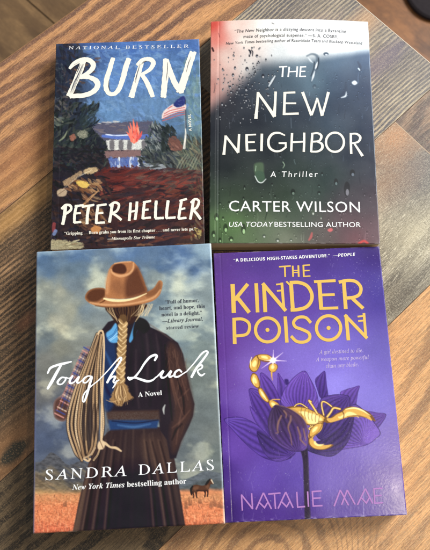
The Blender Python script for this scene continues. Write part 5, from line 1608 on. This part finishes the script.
for P in (((108, 357), (104, 286)), ((103, 286), (154, 350)), ((153, 350), (149, 280)), ((168, 352), (201, 278)), ((201, 278), (237, 350)), ((184, 322), (206, 344), (222, 318)), ((222, 284), (277, 279)), ((250, 282), (255, 350)),
          ((266, 348), (300, 275)), ((300, 275), (333, 345)), ((282, 318), (304, 340), (318, 316)), ((349, 274), (353, 343)), ((350, 342), (386, 339)), ((397, 272), (401, 340))):
    T.append(bk.ribbon(z5(*P), 6.6 / k, False, 'flat'))
k = 4.3
for P in (((10, 262), (14, 330)), ((8, 265), (50, 262)), ((12, 294), (46, 292)), ((13, 327), (54, 325)), ((104, 328), (130, 258)), ((130, 258), (166, 324)), ((136, 322), (160, 258)), ((160, 258), (194, 320)),
          ((204, 322), (238, 252)), ((238, 252), (270, 316)), ((222, 292), (242, 314), (256, 290)), ((275, 250), (279, 318)), ((274, 253), (312, 250)), ((277, 283), (308, 281)), ((279, 315), (314, 312))):
    T.append(bk.ribbon(z6(*P), 6.4 / k, False, 'flat'))
bk.put('author_lettering', T, LILAC)
bk.put('quote_lettering', [bk.line([('“A DELICIOUS HIGH-STAKES ADVENTURE.”', 'sansbold')], (233.8, 261.9), (329.8, 257.1), 3.1, 'sansbold', space=1.05),
                           bk.line([('—', 'sans'), ('PEOPLE', 'sansbolditalic')], (333.2, 257.0), (355.4, 255.9), 3.1, 'sansbolditalic', space=1.05)], WHITE)
bk.put('tagline_lettering', [bk.line('A girl destined to die.', (319, 354.2), (363.2, 352.2), 4.0, 'italic', space=1.05), bk.line('A weapon more powerful', (315.6, 361.4), (369, 359.0), 4.0, 'italic', space=1.05),
                             bk.line('than any blade.', (326.6, 368.0), (358.8, 366.2), 4.0, 'italic', space=1.05)], PALE)

# ------------------------------------------------------------------ light
W = bpy.data.worlds.new('World')
SC.world = W
W.use_nodes = True
bg = W.node_tree.nodes['Background']
bg.inputs['Color'].default_value = (0.93, 0.97, 1.0, 1)
bg.inputs['Strength'].default_value = 0.28


def area(name, loc, target, sx, sy, power, col):
    li = bpy.data.lights.new(name, 'AREA')
    li.shape = 'RECTANGLE'
    li.size, li.size_y = sx, sy
    li.energy = power
    li.color = col
    o = bpy.data.objects.new(name, li)
    COL.objects.link(o)
    o.location = loc
    o.rotation_euler = (Vector(target) - Vector(loc)).to_track_quat('-Z', 'Y').to_euler()
    return o


area('window_light', (2.3, 1.7, 2.1), (0, .1, 0), 1.4, 1.2, 168, (0.95, 0.98, 1.0))
gx, gy = unproject(408, 492, 20)
gq = (1250 - 20) / (DIST - 20)
area('ceiling_lamp', ((gx + gx * gq) * MM, (gy + gy * gq) * MM, 1.25), (0.1, 0, 0), 0.07, 0.07, 2.2, (1.0, 0.86, 0.66))

# ------------------------------------------------------------------ camera
cam = bpy.data.cameras.new('camera')
cam.sensor_fit = 'VERTICAL'
cam.sensor_height = 24
cam.lens = F_PX / 550 * 24
cam.clip_start = 0.01
cam.clip_end = 50
cam.dof.use_dof = True
cam.dof.focus_distance = 0.575
cam.dof.aperture_fstop = 9
co = bpy.data.objects.new('camera', cam)
COL.objects.link(co)
co.matrix_world = Matrix.Translation((0, 0, DIST * MM)) @ Matrix.Rotation(PITCH, 4, 'X') @ Matrix.Rotation(-ROLL, 4, 'Z')
SC.camera = co
SC.view_settings.view_transform = 'Standard'
SC.view_settings.look = 'None'
SC.view_settings.exposure = 0.12
SC.view_settings.gamma = 1
